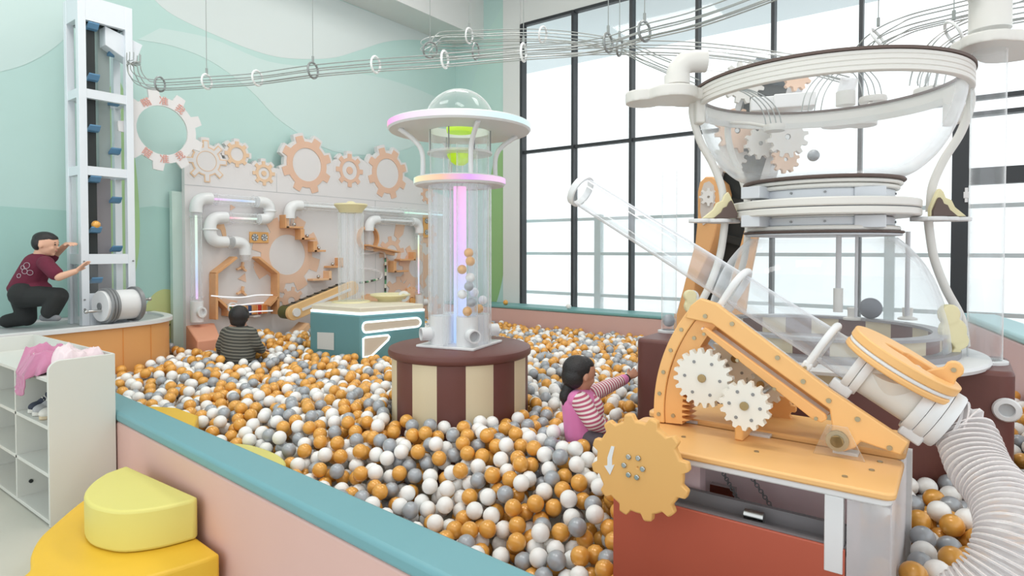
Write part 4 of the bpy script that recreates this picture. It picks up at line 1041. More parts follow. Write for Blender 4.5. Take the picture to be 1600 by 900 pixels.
MB().lathe([(0.0005, 0), (19 * dk, 0), (20 * dk, 3 * dk), (29 * dk, 8 * dk), (31 * dk, 9 * dk), (30.5 * dk, 11 * dk), (20 * dk, 7 * dk), (0.0005, 6 * dk)], dc, 40).build('bowl', CREAM, ds, smooth=50)
hp = Pd(631, 463, (dc - E0).dot(FWD) - 0.02)
MB().lathe([(4.5 * dk, -0.02), (8.5 * dk, -0.02), (8.5 * dk, 0.01), (4.5 * dk, 0.01)], hp, 26, -FWD, close=True).build('ring_handle', WHITE, ds)
MB().beam(hp - RGT * 9 * dk, hp - RGT * 16 * dk, 0.02, 0.03).build('handle_neck', CREAM, ds)

# ================================================================== GREAT CLEAR BALL HOURGLASS
_h = Pd(1281, 400, 3.22); HX, HY = _h.x, _h.y
HS = 0.87
class MBH(MB):
    def lathe(s, prof, c, *a, **k):
        if c is hp0: prof = [(r * HS if r > 0.001 else r, z) for r, z in prof]
        return MB.lathe(s, prof, c, *a, **k)
hp0 = Vector((HX, HY, 0))
DC = (Vector((HX, HY, EYE)) - E0).dot(FWD)
def HZ(py, dr=0.0): return EYE + (390 - py) * (DC + dr) / F
hb = thing('brown_base', 'long rounded brown padded base with cream stripes under the great clear hourglass', 'base', (HX, HY, 0))
def rounded_rect(x0, x1, y0, y1, r, z, n=8):
    out = []
    for cx_, cy_, a0 in ((x1 - r, y1 - r, 0), (x0 + r, y1 - r, 90), (x0 + r, y0 + r, 180), (x1 - r, y0 + r, 270)):
        for k in range(n + 1):
            a = math.radians(a0 + 90 * k / n); out.append((cx_ + r * math.cos(a), cy_ + r * math.sin(a), z))
    return out
BZ = 0.972
MB().prism(rounded_rect(-1.56, 0.2, 3.36, 3.86, 0.06, 0.0), (0, 0, BZ)).build('body', BROWNV, hb, smooth=50, bevel=0.02, seg=3)
for s in range(14):
    a0 = math.radians(180 + 15 + s * 150 / 14 - 2)
    a1 = a0 + math.radians(150 / 14); pts = []
    for k in range(6):
        a = a0 + (a1 - a0) * k / 5; pts.append((HX + 0.71 * HS * math.cos(a), HY + 0.71 * HS * math.sin(a), 0.0))
    for k in range(5, -1, -1):
        a = a0 + (a1 - a0) * k / 5; pts.append((HX + 0.60 * HS * math.cos(a), HY + 0.60 * HS * math.sin(a), 0.0))
    crm = s % 2 == 0 and s < 9
    MB().prism(pts, (0, 0, BZ - 0.02)).build('cream_stripe' if crm else 'brown_stripe', CREAMV if crm else BROWNV, hb, smooth=30)
for px, py, fx in ((1573, 640, 1), (1001, 575, -1)):
    if fx > 0:
        c = Py(px, py, 3.36); ax_ = Vector((0, -1, 0))
    else:
        c = Px(px + 3, py, -1.56); ax_ = Vector((-1, 0, 0))
    p = MBH().lathe([(0.028, 0.0), (0.048, 0.0), (0.052, 0.01), (0.046, 0.02), (0.03, 0.022), (0.028, 0.018)], c, 30, ax_, close=True).build('outlet_ring', WHITE, hb, smooth=50)
    MB().cyl(c, c + ax_ * 0.006, 0.029).build('outlet_hole', GREYL, p)

hg = thing('clear_hourglass', 'great clear hourglass of two domes held in white rings and curved struts', 'hourglass', (HX, HY, BZ))
z1 = 1.0
MBH().lathe([(0.66, BZ - 0.005), (0.825, BZ - 0.005), (0.832, BZ + 0.01), (0.825, BZ + 0.024), (0.66, BZ + 0.024)], hp0, 96, close=True).build('base_ring', WHITE, hg, smooth=40)
MBH().lathe([(0.60, BZ + 0.02), (0.70, BZ + 0.02), (0.70, BZ + 0.05), (0.60, BZ + 0.05)], hp0, 96, close=True).build('base_lip', mat('grey_lip', rgb(150, 148, 152), 0.4), hg)
MB().cyl((HX, HY, BZ + 0.0), (HX, HY, BZ + 0.02), 0.655 * HS, n=72).build('floor_disc', mat('dome_floor', rgb(150, 140, 140), 0.5), hg)
for s in range(22):
    a0 = math.radians(360 / 22 * s + 6); pts = []
    for k in range(4): a = a0 + math.radians(360 / 22) * k / 3; pts.append((HX + 0.615 * HS * math.cos(a), HY + 0.615 * HS * math.sin(a), BZ + 0.021))
    for k in range(3, -1, -1): a = a0 + math.radians(360 / 22) * k / 3; pts.append((HX + 0.585 * HS * math.cos(a), HY + 0.585 * HS * math.sin(a), BZ + 0.021))
    MB().prism(pts, (0, 0, 0.095)).build('cream_block' if s % 2 else 'brown_block', CREAMV if s % 2 else BROWNV, hg)
MBH().lathe([(0.57, BZ + 0.116), (0.65, BZ + 0.116), (0.65, BZ + 0.13), (0.57, BZ + 0.13)], hp0, 72, close=True).build('inner_rim', mat('grey_lip', rgb(150, 148, 152)), hg)
prof = bezier([(0.66, BZ + 0.03, 0), (0.652, 1.12, 0), (0.615, 1.26, 0), (0.55, 1.40, 0), (0.47, 1.50, 0), (0.40, 1.56, 0)], 5)
MBH().lathe([(p.x, p.y) for p in prof], hp0, 96).build('lower_dome', ACRB, hg, smooth=80)
# neck: stacked discs
def disc(r, za, zb, nm, m, ri=0.0005): return MBH().lathe([(ri, za), (r - 0.006, za), (r, za + min(0.006, (zb - za) / 3)), (r, zb - min(0.006, (zb - za) / 3)), (r - 0.006, zb), (ri, zb)], hp0, 80, close=True).build(nm, m, hg, smooth=40)
NB, NT = HZ(366), HZ(286)
ri = 0.34
GREYW = mat('pale_grey_metal', rgb(212, 216, 222), 0.4)
disc(0.425, NB - 0.012, NB + 0.0, 'neck_lip', GREYW, ri); disc(0.435, NB, NB + 0.012, 'brown_ring', CHOC, ri); disc(0.415, NB + 0.012, NB + 0.035, 'neck_disc', IVORY, ri)
disc(0.385, NB + 0.035, 1.66, 'neck_wall', GREYW, ri)
disc(0.515, 1.665, 1.70, 'neck_band', IVORY, ri); disc(0.508, 1.70, 1.705, 'neck_gap', mat('dark_gap', rgb(120, 122, 126)), ri); disc(0.515, 1.705, 1.745, 'neck_band', IVORY, ri)
disc(0.385, 1.745, NT - 0.055, 'neck_wall', GREYW, ri); disc(0.41, NT - 0.055, NT - 0.035, 'neck_disc', IVORY, ri); disc(0.425, NT - 0.032, NT - 0.014, 'neck_disc', IVORY, ri); disc(0.44, NT - 0.012, NT + 0.004, 'brown_ring', CHOC, ri)
for px in (1182, 1358):
    for py in (346, 302):
        c = Pd(px, py, DC - 0.33 if px > 1200 else DC - 0.1); MB().box(c, (0.13, 0.10, 0.06), rz=YAW + math.radians(-25 if px > 1200 else 40)).build('neck_box', GREYW, hg, bevel=0.004)
for k in range(14):
    a = 2 * math.pi * k / 14; e = Vector((math.cos(a), math.sin(a), 0)); c = hp0 + e * (0.385 * HS)
    for z in (NT - 0.075, NB + 0.055): MB().cyl(c + Vector((0, 0, z)), c + e * 0.006 + Vector((0, 0, z)), 0.006, n=8).build('bolt', GREYM, hg)
# upper bowl and rim
prof = bezier([(0.40, NT + 0.004, 0), (0.49, NT + 0.04, 0), (0.585, NT + 0.12, 0), (0.66, NT + 0.235, 0), (0.705, NT + 0.36, 0), (0.715, 2.29, 0)], 5)
MBH().lathe([(p.x, p.y) for p in prof], hp0, 96).build('upper_bowl', ACRBW, hg, smooth=80)
RZ0, RZ1 = 2.255, 2.345
rp = [(0.715, RZ0)]
for k in range(4):
    a, b = RZ0 + (RZ1 - RZ0) * k / 4, RZ0 + (RZ1 - RZ0) * (k + 1) / 4
    rp += [(0.738, a + 0.002), (0.743, a + 0.005), (0.743, b - 0.004), (0.738, b - 0.001)]
rp += [(0.715, RZ1)]
MBH().lathe(rp, hp0, 96, close=True).build('rim', IVORY, hg, smooth=20)
MBH().lathe([(0.70, RZ1), (0.75, RZ1), (0.75, RZ1 + 0.012), (0.70, RZ1 + 0.012)], hp0, 96, close=True).build('rim_top', CHOC, hg)
# struts and clouds on the near side and far side
def hpt(px, py, dd): return Pd(px, py, DC + dd)
def at_r(ang, r, z): return Vector((HX + r * HS * math.cos(ang), HY + r * HS * math.sin(ang), z))
aL = math.atan2((-RGT).y, (-RGT).x); aR = math.atan2(RGT.y, RGT.x)
def strut(ang, lower=True):
    MB().tube(bezier([at_r(ang, 0.755, 2.30), at_r(ang, 0.765, 2.22), at_r(ang, 0.72, 2.08), at_r(ang, 0.64, 1.95), at_r(ang, 0.585, 1.82), at_r(ang, 0.575, 1.69)], 6), 0.02, 12).build('strut', IVORY, hg)
    if lower: MB().tube(bezier([at_r(ang, 0.565, 1.66), at_r(ang, 0.575, 1.58), at_r(ang, 0.60, 1.45), at_r(ang, 0.66, 1.30), at_r(ang, 0.735, 1.16), at_r(ang, 0.76, 1.02)], 6), 0.02, 12).build('strut', IVORY, hg)
angs = [aL - 0.06, aR - 0.30, aR + 2.0]
for a in angs: strut(a)
MB().box(at_r(aL - 0.02, 0.735, 2.24), (0.05, 0.08, 0.16), rz=aL).build('rim_bracket', IVORY, hg, bevel=0.01)
MB().box(at_r(aR - 0.12, 0.74, 2.24), (0.05, 0.12, 0.2), rz=aR - 0.12).build('rim_bracket', IVORY, hg, bevel=0.01)
def lobes(c, spec, up, right, th, nm, m, par, smooth=40):
    """cloud outline: union of discs, as one plate"""
    b = MB()
    for dx, dz, r in spec:
        p = Vector(c) + Vector(right) * dx + Vector(up) * dz
        n = Vector(right).cross(Vector(up)).normalized()
        b.cyl(p - n * th / 2, p + n * th / 2, r, n=36)
    return merged(b, nm, m, par, 0.005, 2) if par else b
def cloud_mount(ang, nm):
    e = Vector((math.cos(ang), math.sin(ang), 0)); s = Vector((-e.y, e.x, 0))
    b = MB(); c = at_r(ang, 0.62, 1.652)
    b2 = MB()
    for dr, ds_, r in ((0.0, 0, 0.085), (0.09, 0.03, 0.06), (-0.06, -0.05, 0.08)):
        p = c + e * dr + s * ds_; b2.cyl(p - Vector((0, 0, 0.01)), p + Vector((0, 0, 0.01)), r, n=30)
    merged(b2, 'cloud_shelf', WHITE, hg, 0.005, 2)
    out = e if True else s
    R = RGT * (1 if e.dot(RGT) > 0 else -1); n = R.cross(Vector((0, 0, 1)))
    base = at_r(ang, 0.52, 1.664) - Vector((FWD.x, FWD.y, 0)) * 0.06
    def outl(k, dx=0.0, dz=0.0): return [base + R * (x * k + dx) + Vector((0, 0, z * k + dz)) for x, z in ((0, 0), (0.0, 0.035), (0.015, 0.07), (0.03, 0.105), (0.04, 0.12), (0.055, 0.105), (0.065, 0.08), (0.09, 0.07), (0.105, 0.04), (0.13, 0.02), (0.155, 0.0))]
    m1 = MB().prism(outl(1.15), n * 0.025).build('cloud_back', CREAM, hg, bevel=0.004)
    MB().prism([p - FWD.normalized() * 0.016 for p in outl(0.76, 0.004)], n * 0.025).build('cloud_front', CHOC, hg)
cloud_mount(aL - 0.06, 'l'); cloud_mount(aR - 0.30, 'r')
for px, py, dd, k in ((1484, 516, -0.34, 0.92), (1080, 478, -0.1, 0.62)):
    c = hpt(px, py, dd); b = MB(); nn_ = -FWD
    for dx, dz, r in ((-0.02, 0.085, 0.05), (0.0, 0.0, 0.065), (0.03, -0.05, 0.045), (0.012, -0.115, 0.025)):
        p = c + RGT * dx * k + Vector((0, 0, dz * k)); b.cyl(p, p + nn_ * 0.035, r * k, n=30)
    merged(b, 'cream_cloud', CREAM, hg, 0.005, 2)
    b = MB()
    for dx, dz, r in ((0.015, 0.075, 0.055), (0.04, -0.005, 0.06), (0.065, -0.055, 0.035)):
        p = c - nn_ * 0.035 + RGT * dx * k + Vector((0, 0, dz * k)); b.cyl(p, p + nn_ * 0.03, r * k, n=30)
    merged(b, 'white_cloud', WHITE, hg, 0.005, 2)
# rods inside the lower dome
for px, yb, w in ((1310, 490, 0.014), (1338, 470, 0.008), (1418, 475, 0.012)):
    c = hpt(px, 430, 0.1 if px < 1400 else 0.2); zb = 1.13 if px != 1310 else 1.16
    r_ = MB().cyl((c.x, c.y, zb), (c.x, c.y, NB + 0.02), w, n=12).build('hanging_rod', mat('rod_grey', rgb(200, 200, 204), 0.4), hg)
    if px == 1310: MB().cyl((c.x, c.y, zb), (c.x, c.y, zb + 0.13), 0.024, n=14).build('rod_weight', IVORY, r_)
for px, py in ((1418, 478), (1332, 480)):
    c = Pd(px, 486, DC + 0.35); MBH().lathe([(0.0005, 1.09), (0.05, 1.09), (0.05, 1.10), (0.025, 1.11), (0.028, 1.16), (0.0005, 1.165)], (c.x, c.y, 0), 24).build('nozzle', IVORY, hg, smooth=40)
# clear riser tubes with white collars standing on the brown base
RISERS = []
for (px, py, r, ztop, lab) in ((1538, 566, 0.068, 2.42, 'wide clear riser tube on the door end of the brown base'), (1045, 519, 0.047, 2.0, 'clear riser tube on the brown base end the girl reaches for')):
    c = Pz(px, py, BZ)
    t = thing('riser_tube', lab, 'tube', tuple(c)); RISERS.append(c)
    MB().lathe([(r, 0), (r + 0.022, 0), (r + 0.022, 0.012), (r, 0.016)], c, 36, close=True).build('foot_ring', WHITE, t)
    MB().cyl(c + Vector((0, 0, 0.005)), Vector((c.x, c.y, ztop)), r, n=40, caps=False).build('tube', ACRT, t)
# cloud plates with elbows held at the rim, part of the hourglass frame
def cloud_plate(px, py, dd, spec, th, nm, par):
    c = hpt(px, py, dd); b = MB()
    for dx, dy, r in spec:
        p = c + RGT * dx + Vector((FWD.x, FWD.y, 0)).normalized() * dy
        b.cyl(p - Vector((0, 0, th / 2)), p + Vector((0, 0, th / 2)), r, n=40)
    return merged(b, nm, IVORY, par, 0.007, 3)
t = thing('cloud_plate', 'white cloud plate and elbow pipe at the window side of the upper rim', 'cloud plate', tuple(hpt(1045, 150, 0)))
cloud_plate(1040, 150, -0.02, ((-0.10, 0.05, 0.10), (0.03, -0.02, 0.13), (0.13, 0.03, 0.10)), 0.06, 'plate', t)
e0 = hpt(1058, 124, 0); zt_ = hpt(1058, 96, 0).z
MB().tube(arc_pipe(e0, Vector((e0.x, e0.y, zt_)), Vector((e0.x, e0.y, zt_)) + RGT * 0.15, r=0.13), 0.058, 22).build('elbow', IVORY, t, smooth=60)
cs = Vector((e0.x, e0.y, zt_)) + RGT * 0.14; MB().cyl(cs, cs + RGT * 0.5 + Vector((0, 0, -0.01)), 0.05, n=24, caps=False).build('clear_pipe', ACRT, t)
MB().cyl(e0 - Vector((0, 0, 0.03)), e0 + Vector((0, 0, 0.02)), 0.066, n=24).build('collar', IVORY, t)
t = thing('cloud_plate', 'white cloud plate with a drop pipe on top of the wide riser tube', 'cloud plate', (RISERS[0].x, RISERS[0].y, 2.42))
b = MB(); c0 = Vector((RISERS[0].x, RISERS[0].y, 2.445))
for dx, dy, r in ((0, 0, 0.15), (0.16, 0.04, 0.15), (-0.06, -0.06, 0.10), (0.3, 0.0, 0.12)):
    p = c0 + RGT * dx + Vector((FWD.x, FWD.y, 0)) * dy; b.cyl(p - Vector((0, 0, 0.025)), p + Vector((0, 0, 0.025)), r, n=40)
merged(b, 'plate', IVORY, t, 0.007, 3)
MB().cyl(c0 + Vector((0, 0, 0.02)), c0 + Vector((0, 0, 0.07)), 0.09, n=30, caps=False).build('clear_pipe', ACRT, t)
MB().cyl(c0 + Vector((0, 0, 0.07)), c0 + Vector((0, 0, 0.20)), 0.082, n=30).build('collar', IVORY, t)
MB().tube(arc_pipe(c0 + Vector((0, 0, 0.19)), c0 + Vector((0, 0, 0.30)), c0 + Vector((0, 0, 0.30)) - RGT * 0.18, r=0.11), 0.08, 22).build('elbow', IVORY, t, smooth=60)
# marble drops: round discs with four arching guide wires, hung on the rim
def marble_drop(px, py, dd, r, tall, lab, lean=1.0):
    c = hpt(px, py, dd); t = thing('marble_drop', lab, 'marble drop', tuple(c), 'marble drops inside the upper bowl')
    MB().lathe([(0.0005, -0.018), (r, -0.018), (r + 0.004, 0), (r, 0.018), (0.0005, 0.018)], c, 32).build('disc', IVORY, t)
    e_ = Vector((c.x - HX, c.y - HY, 0)).normalized(); q_ = hp0 + e_ * 0.735 * HS + Vector((0, 0, RZ0 + 0.03))
    MB().tube([c + Vector((0, 0, 0.0)), c.lerp(q_, 0.5) + Vector((0, 0, 0.01)), q_], 0.01, 8).build('bracket', IVORY, t)
    for k in range(4):
        o = RGT * (r * 0.8 * (k - 1.5) / 1.5) 
        MB().tube(bezier([c + o, c + o + Vector((0, 0, tall * 0.45)) - RGT * 0.03 * lean, c + o * 0.9 + Vector((0, 0, tall * 0.8)) - RGT * 0.12 * lean, c + o * 0.6 + Vector((0, 0, tall)) - RGT * 0.26 * lean], 6), 0.0035, 6).build('guide_wire', WIRE, t)
marble_drop(1210, 200, 0.25, 0.055, 0.24, 'smallest marble drop disc in front of the black conveyor', 1.0)
marble_drop(1266, 184, 0.66, 0.075, 0.34, 'marble drop disc at the far middle of the bowl rim', -1.0)
marble_drop(1364, 156, 0.6, 0.075, 0.26, 'marble drop disc beside the white double pipe in the bowl', 1.0)
marble_drop(1455, 143, 0.45, 0.09, 0.22, 'marble drop disc nearest the wide riser tube', -0.5)
t = thing('double_pipe', 'short white upright pipe with a tilted mouth over the bowl', 'pipe', tuple(hpt(1321, 160, 0.6)))
c = hpt(1321, 165, 0.6); MB().cyl(c, c + Vector((0, 0, 0.085)), 0.055, n=26).build('socket', IVORY, t)
MB().lathe([(0.05, 0), (0.05, 0.09), (0.044, 0.09), (0.044, 0)], c + Vector((0, 0, 0.08)), 26, (0.3, -0.25, 1), close=True).build('mouth', ACRP, t)
b = MB()
for dx, dy, r in ((-0.15, 0, 0.07), (0, 0.02, 0.1), (0.15, 0, 0.08)):
    p = hpt(1312, 193, 0.68) + RGT * dx + Vector((FWD.x, FWD.y, 0)) * dy; b.cyl(p - Vector((0, 0, 0.018)), p + Vector((0, 0, 0.018)), r, n=30)
tt_ = thing('cloud_plate', 'flat white cloud plate across the far side of the upper bowl', 'cloud plate', tuple(hpt(1312, 193, 0.68))); merged(b, 'plate', IVORY, tt_, 0.007, 3)

# ================================================================== BLACK LIFT CONVEYOR WITH GEARS BY THE WINDOW
cvx = thing('gear_conveyor', 'tilted black belt conveyor with pale gears between hourglass and window', 'conveyor', tuple(Pz(1150, 480, 0.5) * 0 + Vector((-2.1, 5.9, 0))))
YC = 5.9
def C(px, py, e=0.0): return Py(px, py, YC + e)
a, b_ = C(1126, 410), C(1212, 118)
dv_ = (b_ - a).normalized(); a = a - dv_ * ((a.z - 0.15) / dv_.z); a_base = a.copy()
MB().beam(a, b_, 0.30, 0.05, up=(0, 1, 0)).build('frame', mat('conveyor_white', rgb(216, 216, 218), 0.4), cvx) if False else None
sd = Vector((0, 1, 0)).cross(dv_).normalized()
for s in (-1, 1):
    o = sd * 0.20 * s; MB().beam(a + o, b_ + o, 0.30, 0.055, up=sd).build('side_frame', mat('conveyor_white', rgb(216, 216, 218), 0.4), cvx)
MB().beam(a + Vector((0, -0.08, 0)), b_ + Vector((0, -0.08, 0)), 0.36, 0.03, up=(0, 1, 0)).build('belt', BLACKB, cvx)
for k in range(9):
    p = a.lerp(b_, (k + 0.5) / 9) + Vector((0, -0.12, 0)); MB().beam(p - sd * 0.17, p + sd * 0.17, 0.05, 0.07, up=dv_).build('belt_cleat', BLACKB, cvx)
MB().cyl(b_ - sd * 0.19, b_ + sd * 0.19, 0.14, n=24).build('drive_drum', mat('drum_slate', rgb(92, 104, 112), 0.4), cvx)
for px, py, r, n_, m_ in ((1150, 205, 0.20, 12, PEACH), (1160, 130, 0.19, 12, IVORY), (1186, 225, 0.14, 10, IVORY), (1228, 215, 0.18, 12, IVORY), (1242, 120, 0.13, 10, PEACH), (1225, 250, 0.12, 10, PEACH), (1140, 245, 0.15, 12, IVORY)):
    c = C(px, py, -0.22); g = MB(); gear(g, c, RGT, (0, 0, 1), r, r * 0.78, n_, r * 0.14, 0.04, 0.2, 0.3, 0.62); g.build('gear', m_, cvx); MB().cyl(c - FWD * 0.03, c + FWD * 0.2, 0.02, n=12).build('gear_axle', STEEL, cvx)
for px, py, w in ((1200, 165, 0.18), (1240, 160, 0.2)):
    MB().box(C(px, py, -0.32), (w * 1.6, 0.2, 0.12), rz=0.3).build('motor_box', WHITE, cvx, bevel=0.01)
# orange housing around the tail of the conveyor
pa = [C(x, y, -0.45) for x, y in ((1090, 300), (1093, 285), (1102, 276), (1113, 276), (1122, 284), (1126, 300), (1124, 330), (1116, 370), (1106, 400), (1086, 440), (1080, 500), (1060, 560), (1040, 560), (1060, 480), (1075, 420), (1086, 380), (1090, 340))]
zf0 = 0.0
hs = MB().prism(pa, (0, 0.34, 0)).build('housing', mat('housing_orange', rgb(228, 172, 114), 0.5), cvx, bevel=0.01)
pi_ = [C(x, y, -0.462) for x, y in ((1095, 300), (1100, 286), (1108, 283), (1115, 290), (1117, 310), (1110, 345), (1098, 352), (1094, 330))]
f_ = MB().prism(pi_, (0, 0.02, 0)).build('window', mat('housing_window', rgb(206, 196, 188), 0.4), hs)
g = MB(); gear(g, C(1106, 308, -0.47), RGT, (0, 0, 1), 0.08, 0.055, 8, 0.012, 0.02, 0, 0.3, 0.6); g.build('gear', IVORY, f_)
MB().box2((C(1098, 400).x - 0.12, YC - 0.42, 0), (C(1098, 400).x + 0.1, YC - 0.15, 0.9)).build('pedestal', MATS['housing_orange'], hs)
pb_ = [C(x, y, -0.3) for x, y in ((1163, 360), (1186, 360), (1170, 440), (1160, 520), (1130, 520), (1142, 440))]
MB().prism(pb_, (0, 0.05, 0)).build('side_board', MATS['housing_orange'], cvx)

# ================================================================== ORANGE BALL CANNON
def CP(px, py, y): return Py(px, py, y)
TZ_ = 0.82
cn = thing('ball_cannon', 'big orange ball cannon with clear barrel on a workbench in the ball pit', 'ball cannon', (-0.55, 2.25, 0.0))
CX0, CX1, CY0, CY1 = -1.0, -0.10, 1.97, 2.64
# bench tops
def board(x0, x1, y0, y1, z, th, r, m, nm, bev=0.006): return MB().prism(rounded_rect(x0, x1, y0, y1, r, z - th), (0, 0, th)).build(nm, m, cn, smooth=50, bevel=bev)
board(-1.03, -0.135, 1.975, 2.325, TZ_, 0.022, 0.03, ORANGE, 'bench_board'); board(-1.03, -0.135, 2.34, 2.64, TZ_ + 0.016, 0.024, 0.03, ORANGE, 'bench_board')
board(-1.02, -0.145, 1.985, 2.32, TZ_ - 0.022, 0.022, 0.03, WHITE, 'bench_underlay'); board(-1.02, -0.145, 2.35, 2.63, TZ_ - 0.022, 0.022, 0.03, WHITE, 'bench_underlay')
for px, py in ((1078, 658), (1188, 680), (1322, 708)):
    c = Pz(px, py, TZ_); MB().box((c.x, c.y, TZ_ + 0.004), (0.075, 0.045, 0.012)).build('hinge', mat('hinge_white', rgb(214, 216, 218), 0.3), cn, bevel=0.002)
for px, py in ((1182, 706), (1320, 745), (1068, 683), (1362, 735), (1270, 690), (1160, 645), (1075, 632), (1375, 722)):
    c = Pz(px, py, TZ_); MB().cyl((c.x, c.y, TZ_ - 0.002), (c.x, c.y, TZ_ + 0.003), 0.008, n=12).build('screw', SCREW, cn)
# body under the bench
YR = 1.99
pr_ = [CP(958, 787, YR), CP(1320, 872, YR)]
xr0, xr1 = pr_[0].x, pr_[1].x
MB().box2((xr0, YR, 0.0), (xr1, YR + 0.012, 0.625)).build('red_panel', RED, cn, bevel=0.003)
MB().box2((xr0, YR + 0.012, 0.0), (xr0 + 0.012, 2.62, 0.625)).build('red_side_panel', RED, cn)
MB().box2((xr0 + 0.012, YR + 0.012, 0.595), (xr1, YR + 0.12, 0.61)).box2((xr0 + 0.012, YR + 0.10, 0.61), (xr1, YR + 0.12, 0.655)).box2((xr0 + 0.012, YR + 0.012, 0.6), (xr1, YR + 0.03, 0.63)).build('grey_tray', GREYD, cn)
MB().box2((xr0 + 0.2, 2.33, 0.3), (xr1 + 0.0, 2.342, 0.775)).build('back_panel', mat('mauve_panel', rgb(232, 208, 212), 0.5), cn)
x = xr1
MB().box2((x - 0.055, YR - 0.002, 0.55), (x - 0.005, YR + 0.03, 0.777)).build('corner_post', WHITE, cn, bevel=0.003)
MB().box2((xr0 + 0.10, YR + 0.10, 0.64), (xr0 + 0.19, YR + 0.16, 0.777)).build('corner_post', WHITE, cn, bevel=0.003)
MB().box2((xr0 + 0.21, YR + 0.14, 0.62), (xr0 + 0.27, YR + 0.2, 0.777)).build('bracket_block', mat('mauve_panel', rgb(206, 178, 182)), cn)
MB().box2((-0.165, 2.60, 0.0), (-0.13, 2.635, 0.777)).build('corner_post', WHITE, cn)
ex = -0.15
MB().prism([(xr1 + 0.004, YR, 0), (ex, YR + 0.02, 0), (ex, YR + 0.024, 0), (xr1 + 0.004, YR + 0.004, 0)], (0, 0, 0.775)).build('clear_panel', ACRP, cn)
MB().prism([(ex, YR + 0.02, 0), (ex + 0.004, YR + 0.02, 0), (ex + 0.004, 2.6, 0), (ex, 2.6, 0)], (0, 0, 0.775)).build('clear_panel', ACRP, cn)
c = CP(1180, 808, YR + 0.07); MB().cyl((c.x - 0.03, YR + 0.06, 0.635), (c.x + 0.03, YR + 0.06, 0.635), 0.018, n=20).build('roller', STEEL, cn)
for (xa_, ya_), (xb_, yb_) in (((1128, 735), (1158, 790)), ((1172, 742), (1216, 808))):
    p0, p1 = CP(xa_, ya_, 2.25), CP(xb_, yb_, 2.25); n_ = 14
    g = MB()
    for k in range(n_):
        q = p0.lerp(p1, (k + 0.5) / n_); g.torus(q, 0.007, 0.0022, (0, 1, 0) if k % 2 else (1, 0, 0.3), 10, 5)
    g.build('chain', GREYM, cn)
MB().box(CP(1130, 765, 2.28), (0.09, 0.03, 0.03)).build('latch', STEEL, cn)
# hand gear wheel with the white arrow
gw = CP(999, 729, 1.86)
k_ = abs(CP(999, 739, 1.86).z - gw.z) / 10
g = MB(); gear(g, gw + Vector((0, 0.014, 0)), (1, 0, 0), (0, 0, 1), 82 * k_, 71.5 * k_, 12, 0.0, 0.028, math.radians(12), 0.30, 0.52)
wh = g.build('gear_wheel', mat('wheel_orange', rgb(228, 176, 104), 0.45, vary=0.03), cn, bevel=0.006, seg=3)
MB().cyl(gw, Vector((gw.x, 2.0, gw.z)), 0.03, n=20).build('axle', STEEL, cn)
yf = 1.86 - 0.0165
def W(px, py): return CP(px, py, yf)
MB().prism([W(x, y) for x, y in ((955, 697), (960, 698), (956, 716), (956, 727), (960, 726), (953, 742), (944, 728), (949, 727), (949, 715))], (0, 0.003, 0)).build('arrow', WHITE, wh)
for px, py in ((975, 727), (982, 714), (997, 716), (1004, 733), (995, 746), (982, 742)):
    c = W(px, py); MB().cyl(c + Vector((0, -0.004, 0)), c + Vector((0, 0.004, 0)), 0.009, n=12).build('bolt', STEEL, wh, bevel=0.002)
# quadrant arc and its teeth, round the pivot
PV = CP(1310, 686, 2.26)
def pol(r, a, y): return Vector((PV.x + r * math.cos(a), y, PV.z + r * math.sin(a)))
def arc_plate(r0, r1, a0, a1, y, th, nm, m, n=24):
    o = [pol(r1, math.radians(a0 + (a1 - a0) * k / n), y) for k in range(n + 1)]; i = [pol(r0, math.radians(a0 + (a1 - a0) * k / n), y) for k in range(n, -1, -1)]
    return MB().prism(o + i, (0, th, 0)).build(nm, m, cn, smooth=30, bevel=0.004)
arc_plate(0.605, 0.648, 184.5, 138, 2.255, 0.10, 'quadrant_rim', ORANGE)
pts = [pol(0.603, math.radians(184.5 + (140 - 184.5) * k / 24), 2.262) for k in range(25)]
for k in range(25):
    a = 140 + 8 * k / 24; pts.append(pol(0.535, math.radians(a), 2.262))
for k in range(15):
    a = 150 + 2.25 * k
    pts += [pol(0.535, math.radians(a), 2.262), pol(0.535, math.radians(a + 0.5), 2.262), pol(0.505, math.radians(a + 1.1), 2.262), pol(0.535, math.radians(a + 1.7), 2.262)]
pts.append(pol(0.535, math.radians(184.5), 2.262))
MB().prism(pts, (0, 0.085, 0)).build('quadrant_rack', mat('rack_orange', rgb(236, 178, 112), 0.45), cn, smooth=30)
for k, a in enumerate((141, 149, 157.5, 166, 174, 181.5)):
    c = pol(0.626, math.radians(a), 2.255); MB().cyl(c + Vector((0, -0.004, 0)), c, 0.0075, n=12).build('screw', SCREW, cn)
    if k % 2: c = pol(0.57, math.radians(a), 2.262); MB().cyl(c + Vector((0, -0.004, 0)), c, 0.0075, n=12).build('screw', SCREW, cn)
